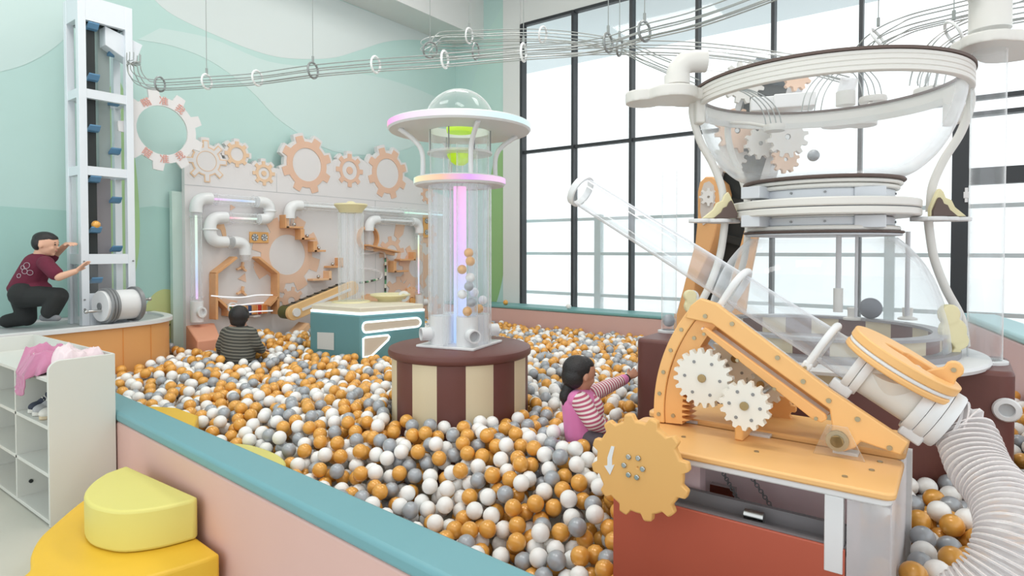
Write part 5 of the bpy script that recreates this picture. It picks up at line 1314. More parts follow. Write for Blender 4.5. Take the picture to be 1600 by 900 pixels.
# white gear pairs
def nylon(px, py, y, r, n_, nm='nylon_gear', th=0.03):
    c = CP(px, py, y); g = MB(); gear(g, c + Vector((0, th / 2, 0)), (1, 0, 0), (0, 0, 1), r, r * 0.84, n_, 0.012, th, 0.1, 0.30, 0.72)
    o = g.build(nm, mat('nylon_white', rgb(232, 230, 222), 0.35), cn, smooth=30)
    MB().cyl(c + Vector((0, -th * 0.7, 0)), c + Vector((0, th * 0.7, 0)), 0.015, n=16).build('axle_bolt', BRASS, o)
    for k in range(6):
        a = 1.0 + k * math.pi / 3; p = c + Vector((math.cos(a), 0, math.sin(a))) * r * 0.6; MB().cyl(p + Vector((0, -th * 0.56, 0)), p, 0.006, n=10).build('screw', GREYM, o)
nylon(1099, 590, 2.21, 0.108, 20); nylon(1165, 633, 2.17, 0.086, 15)
c = CP(1099, 590, 2.21); MB().cyl(c, Vector((c.x, 2.5, c.z)), 0.012).build('axle', STEEL, cn); c = CP(1165, 633, 2.17); MB().cyl(c, Vector((c.x, 2.5, c.z)), 0.012).build('axle', STEEL, cn)
nylon(1150, 560, 2.5, 0.10, 20, 'rear_gear'); nylon(1190, 600, 2.545, 0.09, 15, 'rear_gear')
MB().box((CP(1165, 633, 2.3).x, 2.34, TZ_ + 0.07), (0.03, 0.25, 0.14)).build('gear_bracket', ORANGE, cn, bevel=0.006)
c = CP(1220, 634, 2.59); g = MB(); gear(g, c, (1, 0, 0), (0, 0, 1), 0.06, 0.045, 7, 0.0, 0.03); g.build('knob_wheel', mat('rack_orange', rgb(236, 178, 112)), cn)
# arm: two long orange cheeks; the rack link below
def cheek(y, th, dz=0.0):
    ps = [CP(x, yy, 2.24) for x, yy in ((1093, 466), (1118, 474), (1262, 583), (1300, 612), (1420, 692), (1408, 712), (1345, 690), (1336, 700), (1318, 706), (1300, 702), (1294, 690), (1300, 668), (1296, 640), (1112, 506), (1070, 497), (1078, 478))]
    MB().prism([Vector((p.x, y, p.z + dz)) for p in ps], (0, th, 0)).build('arm_cheek', ORANGE, cn, bevel=0.005)
cheek(2.24, 0.03); MB().beam(CP(1106, 494, 2.455), CP(1300, 640, 2.455), 0.03, 0.035, up=(0.55, 0, 0.83)).build('arm_cheek', ORANGE, cn)
def link(y, th):
    ps = [CP(x, yy, 2.23) for x, yy in ((1096, 517), (1102, 511), (1290, 648), (1292, 655), (1284, 660), (1270, 655))]
    MB().prism([Vector((p.x, y, p.z)) for p in ps], (0, th, 0)).build('link_bar', mat('rack_orange', rgb(236, 178, 112)), cn, bevel=0.003)
link(2.225, 0.02); link(2.33, 0.02)
MB().beam(CP(1102, 511, 2.28), CP(1292, 650, 2.28), 0.085, 0.008, up=(0.6, 0, 0.8)).build('link_strip', mat('pale_pink_strip', rgb(240, 222, 212), 0.4), cn)
for px, py in ((1102, 494), (1144, 506), (1215, 559), (1295, 626), (1390, 700), (1255, 596), (1340, 655)):
    c = CP(px, py, 2.24); MB().cyl(c + Vector((0, -0.004, 0)), c, 0.008, n=12).build('screw', SCREW, cn)
for px, py in ((1100, 522), (1152, 563), (1210, 608), (1275, 654)):
    c = CP(px, py, 2.225); MB().cyl(c + Vector((0, -0.004, 0)), c, 0.006, n=12).build('screw', SCREW, cn)
MB().cyl(PV + Vector((0, -0.035, 0)), PV + Vector((0, 0.28, 0)), 0.02, n=18).build('pivot_bolt', BRASS, cn)
MB().cyl(PV + Vector((0, -0.028, 0)), PV + Vector((0, -0.02, 0)), 0.034, n=24).build('washer', SCREW, cn)
for yy in (2.225, 2.475):
    MB().prism([Vector((PV.x - 0.07, yy, TZ_)), Vector((PV.x + 0.08, yy, TZ_)), Vector((PV.x + 0.03, yy, PV.z + 0.05)), Vector((PV.x - 0.03, yy, PV.z + 0.05))], (0, 0.012, 0)).build('pivot_plate', ACR, cn)
# barrel
MB().beam(CP(1128, 484, 2.36) - Vector((0, 0, 0.012)), CP(1330, 636, 2.36) - Vector((0, 0, 0.012)), 0.17, 0.006, up=(0.55, 0, 0.83)).build('reflection_cradle', ACRP, cn)  # milky plate put in for whitish reflections between barrel and arm
A0, A1 = CP(907, 298, 2.36), CP(1345, 574, 2.36)
ad = (A1 - A0).normalized(); an = Vector((-ad.z, 0, ad.x)); 
if an.z < 0: an = -an
RB = 0.064
MB().cyl(A0, A1 + ad * 0.02, RB, n=44, caps=False).build('clear_barrel', acrylic('clear_barrel_acrylic', haze=0.10, edge=1.0, refl=1.8, hcol=(0.8, 0.83, 0.88), epow=2.0), cn)  # diffuse haze and white edges stand in for reflections on the barrel
MB().lathe([(RB - 0.003, -0.014), (RB + 0.009, -0.014), (RB + 0.009, 0.016), (RB - 0.003, 0.016)], A0, 44, ad, close=True).build('muzzle_ring', WHITE, cn, bevel=0.002)
def clamp(px, py, w=0.03):
    c = CP(px, py, 2.36); s = (c - A0).dot(ad); c = A0 + ad * s
    R = RB + 0.014; pts = [c - an * 0.085 + Vector((0, -R, 0))]
    for k in range(17):
        a = math.pi - math.pi * k / 16; pts.append(c + Vector((0, 1, 0)) * (R * math.cos(a)) + an * (R * math.sin(a)))
    pts.append(c - an * 0.085 + Vector((0, R, 0)))
    ob = MB().tube(pts, 0.013, 10).build('barrel_clamp', WHITE, cn)
    for s_ in (-1, 1):
        f = c - an * 0.085 + Vector((0, s_ * (R + 0.0), 0)); MB().box(f, (0.032, 0.024, 0.045), rot=Matrix((ad, Vector((0, 1, 0)), an)).transposed()).build('clamp_foot', WHITE, ob, bevel=0.006)
        MB().cyl(f + Vector((0, s_ * 0.012, 0)), f + Vector((0, s_ * 0.016, 0)), 0.006, n=10).build('screw', SCREW, ob)
clamp(1150, 452); clamp(1288, 538)
# cream tee with hinged orange lid
c1, c2 = A1 - ad * 0.01, A1 + ad * 0.205
MB().cyl(c1, c2, 0.076, n=44).build('tee_pipe', IVORY, cn, bevel=0.004)
def coupling(c, r, w, n_=3, nm='coupling'):
    b = MB()
    for k in range(n_): b.lathe([(r - 0.012, 0), (r - 0.003, 0.0), (r, 0.006), (r, w - 0.006), (r - 0.003, w), (r - 0.012, w)], c + ad * (k * (w + 0.002)), 44, ad, close=True)
    return b.build(nm, WHITE, cn, smooth=40)
coupling(c1 - ad * 0.012, 0.092, 0.026, 2); coupling(c2 - ad * 0.02, 0.096, 0.032, 3)
for c, s_ in ((c1, 0.0), (c2, 0.02)):
    f = c + ad * s_ - an * 0.085 + Vector((0, -0.045, 0)); MB().box(f, (0.07, 0.03, 0.04), rot=Matrix((ad, Vector((0, 1, 0)), an)).transposed()).build('coupling_lug', WHITE, cn, bevel=0.006)
ln = (an + Vector((0, -0.03, 0))).normalized()
lc = CP(1405, 572, 2.33)
foot_ = A1 + ad * 0.11
MB().cyl(foot_, lc - ln * 0.015, 0.072, 0.078, n=40).build('tee_branch', IVORY, cn)
lu = (ad - ln * ad.dot(ln)).normalized(); lv = ln.cross(lu)
def lid_outline(rx, ry, z): return [lc + lu * (rx * math.cos(2 * math.pi * k / 56)) + lv * (ry * math.sin(2 * math.pi * k / 56)) + ln * z for k in range(56)]
LR = 0.168; LS = 0.128
def lid(r, z0, z1, nm, m): return MB().prism(lid_outline(r * LR, r * LS, z0), ln * (z1 - z0)).build(nm, m, cn, smooth=50, bevel=0.005)
lid(1.0, -0.022, -0.002, 'lid_base', ORANGE); lid(0.98, -0.002, 0.012, 'lid_seal', WHITE)
o56 = lid_outline(LR, LS, 0.012)
def slot_pts(z):
    out = []
    for k in range(56):
        a = 2 * math.pi * k / 56; x, y = math.cos(a), math.sin(a)
        w = 0.052 if x > 0 else 0.026; L = 0.135 if x > 0 else 0.07
        out.append(lc + lu * (0.0 + L * math.copysign(abs(x) ** 0.8, x)) + lv * (w * y) + ln * z)
    return out
MB().ringprism(o56, slot_pts(0.012), ln * 0.03).build('lid_top', ORANGE, cn, smooth=40, bevel=0.004)
MB().prism(slot_pts(0.0125), ln * 0.004).build('lid_recess', mat('recess_orange', rgb(206, 128, 62), 0.5), cn)
MB().prism([lc + lu * (0.05 * math.cos(t) + 0.0) + lv * (0.03 * math.sin(t)) + ln * 0.0165 for t in [2 * math.pi * k / 24 for k in range(24)]], ln * 0.016).build('lid_tongue', ORANGE, cn) if False else None
kb = lc + lu * 0.115 + ln * 0.03
MB().prism([kb + lu * x + ln * z - lv * 0.012 for x, z in [(-0.05, 0), (-0.036, 0.022), (-0.02, 0.04)] + [(0.004 + 0.026 * math.cos(t), 0.05 + 0.026 * math.sin(t)) for t in [math.radians(160 - 25 * k) for k in range(9)]] + [(0.03, 0.01), (0.03, 0)]], lv * 0.026).build('lid_latch', ORANGE, cn, bevel=0.004)
c = kb + lu * 0.004 + ln * 0.05 - lv * 0.0125; MB().cyl(c - lv * 0.004, c, 0.007, n=10).build('screw', SCREW, cn)
# corrugated hose
h0 = c2 + ad * 0.075
y0_ = h0.y
hpts = [h0, h0 + ad * 0.05, CP(1530, 732, 2.27), CP(1566, 780, 2.18), CP(1582, 838, 2.08), CP(1560, 900, 2.02), CP(1510, 945, 2.0), CP(1450, 975, 2.02)]
path = bezier(hpts, 24)
L = [0]
for i in range(1, len(path)): L.append(L[-1] + (path[i] - path[i - 1]).length)
res = []; tot = L[-1]; n_ = int(tot / 0.0045); j = 0
for i in range(n_):
    s = tot * i / (n_ - 1)
    while j < len(L) - 2 and L[j + 1] < s: j += 1
    res.append(path[j].lerp(path[j + 1], (s - L[j]) / max(1e-9, L[j + 1] - L[j])))
rad = [0.077 + 0.0075 * (1 if (i % 4) in (0, 1) else -1) for i in range(n_)]
MB().tube(res, rad, 40, caps=False).build('corrugated_hose', HOSEM, cn, smooth=50)
hp_ = [(p, i) for i, p in enumerate(res) if i % 4 == 0]
sp_ = MB()
for p, i in hp_[1:-1]:
    sp_.torus(p, 0.083, 0.0022, (res[i + 1] - res[i - 1]).normalized(), 36, 5)
sp_.build('hose_rib', mat('hose_rib_white', rgb(226, 218, 216), 0.4), cn)
c = CP(1462, 890, 2.15); MB().box(c, (0.09, 0.07, 0.02), rz=0.5).build('hose_foot', WHITE, cn, bevel=0.006) if False else None

# ================================================================== HANGING WIRE TRACKS
RINGM = mat('white_ring', rgb(240, 242, 242), 0.35); RINGG = mat('grey_ring', rgb(150, 154, 154), 0.35, 0.4)
CABLE = mat('cable_grey', rgb(150, 156, 154), 0.5)
def track(name, label, pts, rings, hangers, R=0.058, wires=6, ends=None):
    path = bezier([Pd(*p) for p in pts], 12)
    t = thing('wire_track', label, 'marble track', tuple(path[0]))
    fr = []
    for i, p in enumerate(path):
        d = (path[min(i + 1, len(path) - 1)] - path[max(i - 1, 0)]).normalized(); s = d.cross(Vector((0, 0, 1))).normalized(); u = s.cross(d); fr.append((p, d, s, u))
    for k in range(wires):
        a = math.radians((205, 240, 300, 335, 30, 150)[k]); MB().tube([p + (s * math.cos(a) + u * math.sin(a)) * R * 0.86 for p, d, s, u in fr], 0.0042, 6).build('wire', WIRE, t)
    def near(px, py):
        return min(fr, key=lambda f: (project(f[0])[0] - px) ** 2 + (project(f[0])[1] - py) ** 2)
    for px, py, m in rings:
        p, d, s, u = near(px, py); MB().torus(p, R, 0.0085, d, 30, 8).build('ring', m, t)
    for px, py in hangers:
        p, d, s, u = near(px, py); o = MB().cyl(p + Vector((0, 0, R)), (p.x, p.y, ZC - 0.001), 0.003, n=6).build('hanger_cable', CABLE, t)
        MB().cyl(p + Vector((0, 0, R)), p + Vector((0, 0, R + 0.05)), 0.009, n=10).build('cable_clip', CABLE, o)
    return t
track('a', 'long wire track sagging from the lift outlet across to the windows',
      [(209, 84, 5.15), (210, 110, 5.15), (222, 126, 5.1), (250, 131.5, 5.1), (323, 127.5, 5.0), (402, 122, 4.9), (489, 110, 4.7), (587, 101, 4.5), (695, 93, 4.3), (818, 82, 4.15), (895, 76, 4.0), (955, 66, 3.85), (1007, 49, 3.7), (1090, 28, 3.4), (1200, -12, 3.1), (1290, -50, 2.9)],
      [(250, 131, RINGG), (323, 127, RINGM), (402, 122, RINGM), (489, 110, RINGG), (587, 101, RINGM), (695, 93, RINGM), (818, 82, RINGM), (952, 66, RINGG), (1007, 49, RINGG)], [(323, 127), (489, 110), (818, 82), (952, 66), (1007, 49)])
track('b', 'wire track looping back below the soffit toward the great hourglass',
      [(1330, 118, 4.0), (1220, 92, 4.2), (1090, 76, 4.5), (968, 73, 4.7), (860, 76, 5.0), (750, 80, 5.3), (690, 80, 5.4), (668, 76, 5.55), (670, 66, 5.7), (690, 58, 5.8), (733, 56, 5.7), (848, 54, 5.4), (960, 68, 5.0), (1020, 92, 4.6), (1085, 118, 4.2)],
      [(674, 72, RINGG), (733, 56, RINGM), (848, 54, RINGM), (968, 73, RINGG), (742, 80, RINGG)], [(674, 72), (733, 56), (968, 73)], R=0.068)
track('c', 'wire track dropping in arcs from the door side into the upper bowl',
      [(1640, -30, 3.6), (1560, 0, 3.5), (1480, 20, 3.5), (1420, 36, 3.5), (1372, 60, 3.6), (1345, 90, 3.7)],
      [(1372, 60, RINGM)], [(1372, 60)], R=0.07)
track('d', 'short wire track curving down beside the drop pipe of the wide riser',
      [(1640, 10, 3.2), (1560, 24, 3.2), (1490, 52, 3.25), (1455, 85, 3.3), (1440, 135, 3.35)],
      [(1490, 52, RINGM)], [(1490, 52)], R=0.07)

# ================================================================== CHILDREN
SKIN = mat('skin', rgb(224, 176, 150), 0.55); SKIN2 = mat('skin_warm', rgb(200, 146, 120), 0.55)
HAIR = mat('black_hair', rgb(34, 31, 32), 0.45, bump=0.4, bscale=120); EYEW = mat('eye_dark', rgb(40, 30, 28), 0.25); LIP = mat('lip_rose', rgb(186, 110, 104), 0.5)
def frame3(f, up):
    f = Vector(f).normalized(); s = f.cross(Vector(up)).normalized(); u = s.cross(f); return f, s, u
def add_head(b, c, f, up, h):
    """head with face relief: f looks forward, h is the half height"""
    f, s, u = frame3(f, up); R = Matrix((f, s, u)).transposed(); c = Vector(c)
    b.ellipsoid(c + u * 0.18 * h, (0.92 * h, 0.78 * h, 0.86 * h), R, 24, 16)
    b.ellipsoid(c - u * 0.30 * h + f * 0.16 * h, (0.66 * h, 0.60 * h, 0.66 * h), R, 20, 14)
    b.ellipsoid(c - u * 0.78 * h + f * 0.52 * h, (0.20 * h, 0.24 * h, 0.16 * h), R)
    b.ellipsoid(c - u * 0.22 * h + f * 0.86 * h, (0.15 * h, 0.10 * h, 0.10 * h), R)
    b.ellipsoid(c - u * 0.08 * h + f * 0.80 * h, (0.09 * h, 0.07 * h, 0.14 * h), R)
    b.ellipsoid(c - u * 0.50 * h + f * 0.70 * h, (0.12 * h, 0.20 * h, 0.08 * h), R)
    for k in (-1, 1):
        b.ellipsoid(c - u * 0.30 * h + f * 0.50 * h + s * 0.36 * h, (0.26 * h, 0.2 * h, 0.24 * h), R) if k > 0 else b.ellipsoid(c - u * 0.30 * h + f * 0.50 * h - s * 0.36 * h, (0.26 * h, 0.2 * h, 0.24 * h), R)
        b.ellipsoid(c - u * 0.10 * h - f * 0.08 * h + s * k * 0.78 * h, (0.16 * h, 0.08 * h, 0.24 * h), R)
    return f, s, u, R
def face_parts(c, f, s, u, h, par):
    for k in (-1, 1):
        MB().ellipsoid(c + u * 0.02 * h + f * 0.80 * h + s * k * 0.33 * h, (0.07 * h, 0.10 * h, 0.06 * h), Matrix((f, s, u)).transposed()).build('eye', EYEW, par)
        MB().ellipsoid(c + u * 0.20 * h + f * 0.80 * h + s * k * 0.34 * h, (0.05 * h, 0.15 * h, 0.028 * h), Matrix((f, s, u)).transposed()).build('eyebrow', HAIR, par)
    MB().ellipsoid(c - u * 0.50 * h + f * 0.80 * h, (0.06 * h, 0.17 * h, 0.05 * h), Matrix((f, s, u)).transposed()).build('lips', LIP, par)
def hand(b, w, d, n, L=0.11, side=1, curl=0.35, spread=0.12):
    """wrist w, pointing d, palm normal n: palm, four unequal bent fingers and a thumb from the side"""
    d = Vector(d).normalized(); n = Vector(n); n = (n - d * n.dot(d)).normalized(); s = d.cross(n) * side
    w = Vector(w); pc_ = w + d * L * 0.27
    R = Matrix((d, s, n)).transposed()
    b.ellipsoid(pc_, (L * 0.30, L * 0.22, L * 0.11), R, 16, 10)
    for k, ln_ in enumerate((0.40, 0.46, 0.43, 0.34)):
        off = (k - 1.5) * 0.125 * L; p0 = w + d * L * 0.46 + s * off; dd = (d + s * spread * (k - 1.5)).normalized()
        p1 = p0 + (dd * math.cos(curl * 0.5) + n * math.sin(curl * 0.5)) * ln_ * L * 0.42
        p2 = p1 + (dd * math.cos(curl * 1.3) + n * math.sin(curl * 1.3)) * ln_ * L * 0.34
        p3 = p2 + (dd * math.cos(curl * 2.0) + n * math.sin(curl * 2.0)) * ln_ * L * 0.26
        r = 0.062 * L
        b.capsule(p0 - d * 0.1 * L, p1, r * 1.1, r, 10, 3); b.capsule(p1, p2, r, r * 0.92, 10, 3); b.capsule(p2, p3, r * 0.92, r * 0.78, 10, 3)
    t0 = w + d * L * 0.16 - s * 0.15 * L; t1 = t0 + (d * 0.6 - s * 0.75 + n * 0.15).normalized() * L * 0.24; t2 = t1 + (d * 0.92 - s * 0.3 + n * 0.2).normalized() * L * 0.2
    b.capsule(t0, t1, 0.09 * L, 0.07 * L, 10, 3); b.capsule(t1, t2, 0.07 * L, 0.058 * L, 10, 3)

def stripes(name, c0, c1, scale, axis, sharp=0.5):
    m = bpy.data.materials.new(name); m.use_nodes = True; nt = m.node_tree; b = nt.nodes['Principled BSDF']; b.inputs['Roughness'].default_value = 0.9
    tc = nt.nodes.new('ShaderNodeTexCoord'); mp = nt.nodes.new('ShaderNodeVectorMath'); mp.operation = 'DOT_PRODUCT'; mp.inputs[1].default_value = tuple(Vector(axis).normalized())
    nt.links.new(tc.outputs['Object'], mp.inputs[0])
    ml = nt.nodes.new('ShaderNodeMath'); ml.operation = 'MULTIPLY'; ml.inputs[1].default_value = scale; nt.links.new(mp.outputs['Value'], ml.inputs[0])
    fr = nt.nodes.new('ShaderNodeMath'); fr.operation = 'FRACT'; nt.links.new(ml.outputs[0], fr.inputs[0])
    gt = nt.nodes.new('ShaderNodeMath'); gt.operation = 'GREATER_THAN'; gt.inputs[1].default_value = sharp; nt.links.new(fr.outputs[0], gt.inputs[0])
    mx = nt.nodes.new('ShaderNodeMix'); mx.data_type = 'RGBA'; mx.inputs['A'].default_value = c0; mx.inputs['B'].default_value = c1
    nt.links.new(gt.outputs[0], mx.inputs['Factor']); nt.links.new(mx.outputs['Result'], b.inputs['Base Color'])
    return m

# ---- girl in the pink striped top
G = lambda x, y, d: Pd(x, y, d)
gd = 3.34
person = thing('person', 'girl with a ponytail in a pink striped top reaching toward the brown base', 'person', tuple(Pz(908, 676, 0.46)))
hc_ = G(906, 585, gd); hh = 0.096
fdir = (RGT * 0.86 + FWD * 0.42 + Vector((0, 0, -0.10)))
b = MB(); f, s, u, R = add_head(b, hc_, fdir, UPV - RGT * 0.12, hh)
neck0, neck1 = G(905, 604, gd), G(906, 620, gd)
b.capsule(neck0, neck1, 0.038, 0.04)
sh = G(906, 626, gd); hip = G(912, 676, gd)
b.capsule(G(907, 634, gd), hip, 0.085, 0.09)
SF = G(924, 616, gd + 0.1); EF = G(950, 604, gd + 0.2); WF = G(982, 590, gd + 0.33)
SN = G(908, 628, gd - 0.07); EN = G(926, 658, gd - 0.12); WN = G(946, 671, gd - 0.06)
b.capsule(SF, EF, 0.032, 0.027); b.capsule(EF, WF, 0.027, 0.02)
b.capsule(SN, EN, 0.034, 0.03); b.capsule(EN, WN, 0.028, 0.022)
hand(b, WF, (G(998, 579, gd + 0.40) - WF), Vector((0, 0, 0.35)) - FWD * 0.5, 0.10, 1, 0.3)
hand(b, WN, (G(962, 676, gd) - WN), Vector((0, 0, -1)), 0.095, 1, 0.4)
k0 = G(930, 690, gd - 0.1); b.capsule(hip, k0, 0.06, 0.05); b.capsule(hip, G(940, 688, gd + 0.12), 0.06, 0.05)
body = merged(b, 'body', SKIN2, person, 0.0048, 3)
face_parts(hc_, f, s, u, hh, body)
b = MB()
b.ellipsoid(hc_ + u * 0.30 * hh - f * 0.20 * hh, (0.86 * hh, 0.84 * hh, 0.80 * hh), R, 24, 16); b.ellipsoid(hc_ - u * 0.12 * hh - f * 0.46 * hh, (0.62 * hh, 0.76 * hh, 0.72 * hh), R); b.ellipsoid(hc_ + u * 0.50 * hh + f * 0.14 * hh, (0.66 * hh, 0.70 * hh, 0.56 * hh), R)
hair = merged(b, 'hair', HAIR, person, 0.005, 4)
b = MB(); b.capsule(G(888, 606, gd - 0.02), G(884, 620, gd - 0.02), 0.032, 0.036); b.capsule(G(884, 618, gd - 0.02), G(886, 640, gd - 0.02), 0.036, 0.016)
merged(b, 'ponytail', HAIR, person, 0.005, 4)
MB().torus(G(889, 605, gd - 0.02), 0.026, 0.007, (0.2, 0.2, 1), 18, 6).build('hair_tie', BLACKB, person)
MB().ellipsoid(hc_ + u * 0.62 * hh - f * 0.1 * hh - s * 0.0 + (E0 - hc_).normalized() * 0.62 * hh, 0.006).build('hair_clip', WHITE, person)
PINKT = mat('pink_jersey', rgb(226, 130, 186), 0.9, bump=0.15, bscale=40, sheen=0.2)
b = MB(); b.capsule(G(905, 632, gd), G(911, 676, gd), 0.098, 0.104); b.capsule(G(901, 624, gd - 0.05), G(918, 622, gd + 0.07), 0.052, 0.05); b.ellipsoid(G(906, 616, gd), (0.052, 0.052, 0.03))
merged(b, 'shirt', PINKT, person, 0.006, 5)
STR = stripes('pink_white_stripe', rgb(238, 226, 224), rgb(186, 92, 120), 46, (EF - SF)); STR2 = stripes('pink_white_stripe_near', rgb(238, 226, 224), rgb(186, 92, 120), 46, Vector((0, 0, 1)) - RGT * 0.3)
b = MB(); b.capsule(SF, EF, 0.049, 0.041); b.capsule(EF, EF.lerp(WF, 0.72), 0.041, 0.031); merged(b, 'sleeve', STR, person, 0.005, 4)
b = MB(); b.capsule(SN, EN, 0.056, 0.05); b.capsule(EN, EN.lerp(WN, 0.85), 0.05, 0.036); b.ellipsoid(G(924, 640, gd - 0.0), (0.07, 0.07, 0.085)); b.ellipsoid(G(928, 664, gd - 0.03), (0.09, 0.08, 0.05)); merged(b, 'sleeve', STR2, person, 0.005, 4)
b = MB(); b.capsule(EF.lerp(WF, 0.66), EF.lerp(WF, 0.78), 0.033, 0.031); merged(b, 'cuff', PINKT, person, 0.004, 2)
MB().torus(WF.lerp(EF, 0.08), 0.022, 0.004, WF - EF, 18, 6).build('wristband', BLACKB, person)
b = MB(); b.capsule(hip, k0, 0.075, 0.06); b.capsule(hip, G(944, 690, gd + 0.12), 0.075, 0.06); merged(b, 'trousers', mat('grey_trousers', rgb(96, 88, 96), 0.9), person, 0.007, 3)
OBST = [(Vector(gd_).xy if False else Vector((p.x, p.y)), r) for gd_, p, r in ((0, G(911, 660, gd), 0.125), (0, EN, 0.06), (0, WN, 0.05))]

# ---- boy kneeling on the counter
bd_ = 4.95
def Bq(x, y, d=0.0): return Pd(x, y, bd_ + d)
person = thing('person', 'boy in a maroon shirt and black trousers kneeling on the curved counter', 'person', tuple(Pz(50, 508, ZCT)))
hc_ = Bq(71, 382); hh = 0.097
fdir = RGT * 0.93 + FWD * 0.30 - Vector((0, 0, 0.05))
b = MB(); f, s, u, R = add_head(b, hc_, fdir, UPV, hh)
b.capsule(Bq(66, 392), Bq(62, 402), 0.05, 0.052)
b.capsule(Bq(58, 414), Bq(40, 452), 0.09, 0.095)
SN, EN, WN = Bq(74, 415, -0.10), Bq(92, 433, -0.14), Bq(118, 424, -0.10)
SF, EF, WF = Bq(72, 408, 0.14), Bq(88, 396, 0.16), Bq(104, 382, 0.12)
b.capsule(SN, EN, 0.038, 0.031); b.capsule(EN, WN, 0.031, 0.022); b.capsule(SF, EF, 0.038, 0.031); b.capsule(EF, WF, 0.030, 0.021)
hand(b, WN, Bq(132, 413, -0.06) - WN, FWD * 0.4 + RGT * 0.9 - Vector((0, 0, 0.3)), 0.135, -1, 0.12, 0.2)
hand(b, WF, Bq(120, 378, 0.06) - WF, Vector((0, 0, -1)) + FWD * 0.2, 0.125, 1, 0.45)
HPn, KNn, FTn = Bq(42, 463, -0.06), Bq(91, 463, -0.08), Bq(76, 492, -0.08)
HPf, KNf, FTf = Bq(36, 464, 0.08), Bq(42, 496, 0.06), Bq(4, 503, 0.04)
b.capsule(HPn, KNn, 0.07, 0.05); b.capsule(KNn, FTn, 0.045, 0.034); b.capsule(HPf, KNf, 0.07, 0.05); b.capsule(KNf, FTf, 0.045, 0.034)
body = merged(b, 'body', SKIN, person, 0.006, 3)
face_parts(hc_, f, s, u, hh, body)
b = MB(); b.ellipsoid(hc_ + u * 0.46 * hh - f * 0.06 * hh, (0.88 * hh, 0.78 * hh, 0.62 * hh), R, 24, 16); b.ellipsoid(hc_ + u * 0.12 * hh - f * 0.36 * hh, (0.62 * hh, 0.79 * hh, 0.74 * hh), R); b.ellipsoid(hc_ + u * 0.50 * hh + f * 0.45 * hh, (0.42 * hh, 0.62 * hh, 0.36 * hh), R)
merged(b, 'hair', HAIR, person, 0.006, 3)
MAROON = mat('maroon_cotton', rgb(104, 34, 56), 0.9, bump=0.25, bscale=22)
b = MB(); b.capsule(Bq(58, 415), Bq(40, 451), 0.105, 0.118); b.capsule(Bq(72, 412, -0.08), Bq(66, 408, 0.1), 0.06, 0.058); b.capsule(SN, SN.lerp(EN, 0.7), 0.056, 0.054); b.capsule(SF, SF.lerp(EF, 0.55), 0.055, 0.05); b.ellipsoid(Bq(64, 401), (0.062, 0.062, 0.04)); b.ellipsoid(Bq(34, 450), (0.09, 0.10, 0.06)); b.ellipsoid(Bq(56, 450), (0.11, 0.11, 0.06))
sh_ = merged(b, 'shirt', MAROON, person, 0.008, 5)
# pale print on the back of the shirt
PRN = mat('shirt_print', rgb(176, 160, 168), 0.9)
dg_ = bpy.context.evaluated_depsgraph_get()
for (x0, y0, r) in ((42, 415, 6), (39, 424, 5), (47, 426, 5), (30, 431, 4), (36, 418, 4)):
    ok = None
    o = E0 - Vector(sh_.location) - person.location
    hit, loc, nrm, _ = sh_.ray_cast(o, ray(x0, y0).normalized())
    if hit:
        p = loc + person.location + nrm * 0.003; MB().torus(p, r * 0.004, 0.0025, nrm, 16, 5).build('print', PRN, sh_)
TROU = mat('black_trousers', rgb(40, 42, 42), 0.85, bump=0.25, bscale=18)
b = MB(); b.capsule(HPn, KNn, 0.092, 0.07); b.capsule(KNn, KNn.lerp(FTn, 0.8), 0.072, 0.066); b.capsule(HPf, KNf, 0.092, 0.07); b.capsule(KNf, KNf.lerp(FTf, 0.8), 0.066, 0.056); b.capsule(Bq(38, 460, -0.06), Bq(37, 460, 0.07), 0.108, 0.108)
merged(b, 'trousers', TROU, person, 0.008, 4)
SOCK = mat('grey_sock', rgb(126, 128, 132), 0.9)
b = MB(); b.capsule(Bq(68, 496, -0.06), Bq(90, 497, -0.10), 0.03, 0.025); b.ellipsoid(FTn, (0.045, 0.045, 0.04)); merged(b, 'sock', SOCK, person, 0.006, 3)
b = MB(); b.capsule(FTf, Bq(-8, 500, 0.03), 0.036, 0.028); merged(b, 'sock', SOCK, person, 0.006, 3)

# ---- small child seen from behind among the balls
cd_ = 5.55
def Cq(x, y, d=0.0): return Pd(x, y, cd_ + d)
person = thing('person', 'small child in a dark striped top sitting among balls facing the house frame', 'person', tuple(Pz(373, 552, 0.5)))
hc_ = Cq(374, 495); hh = 0.098
b = MB(); f, s, u, R = add_head(b, hc_, Vector((FWD.x, FWD.y, 0)) - RGT * 0.1, Vector((0, 0, 1)), hh)
b.capsule(Cq(374, 505), Cq(373, 514), 0.05, 0.055); b.capsule(Cq(372, 524), Cq(372, 552), 0.12, 0.13)
SL, EL, WL = Cq(356, 522), Cq(348, 540, 0.02), Cq(348, 556, 0.12); SR, ER, WR = Cq(390, 522), Cq(398, 537, 0.02), Cq(408, 546, 0.1)
for p in ((SL, EL, WL), (SR, ER, WR)): b.capsule(p[0], p[1], 0.045, 0.038); b.capsule(p[1], p[2], 0.036, 0.026)
hand(b, WL, Vector((0, 0, -0.4)) + FWD, Vector((0, 0, -1)), 0.10); hand(b, WR, FWD + RGT * 0.4 - Vector((0, 0, 0.2)), Vector((0, 0, -1)), 0.10)
body = merged(b, 'body', SKIN2, person, 0.006, 3); face_parts(hc_, f, s, u, hh, body)
b = MB(); b.ellipsoid(hc_ + u * 0.16 * hh - f * 0.10 * hh, (0.95 * hh, 0.90 * hh, 0.94 * hh), R, 24, 16); b.ellipsoid(hc_ - u * 0.35 * hh - f * 0.36 * hh, (0.6 * hh, 0.72 * hh, 0.6 * hh), R); b.capsule(Cq(374, 505, -0.03), Cq(374, 511, -0.03), 0.05, 0.046)
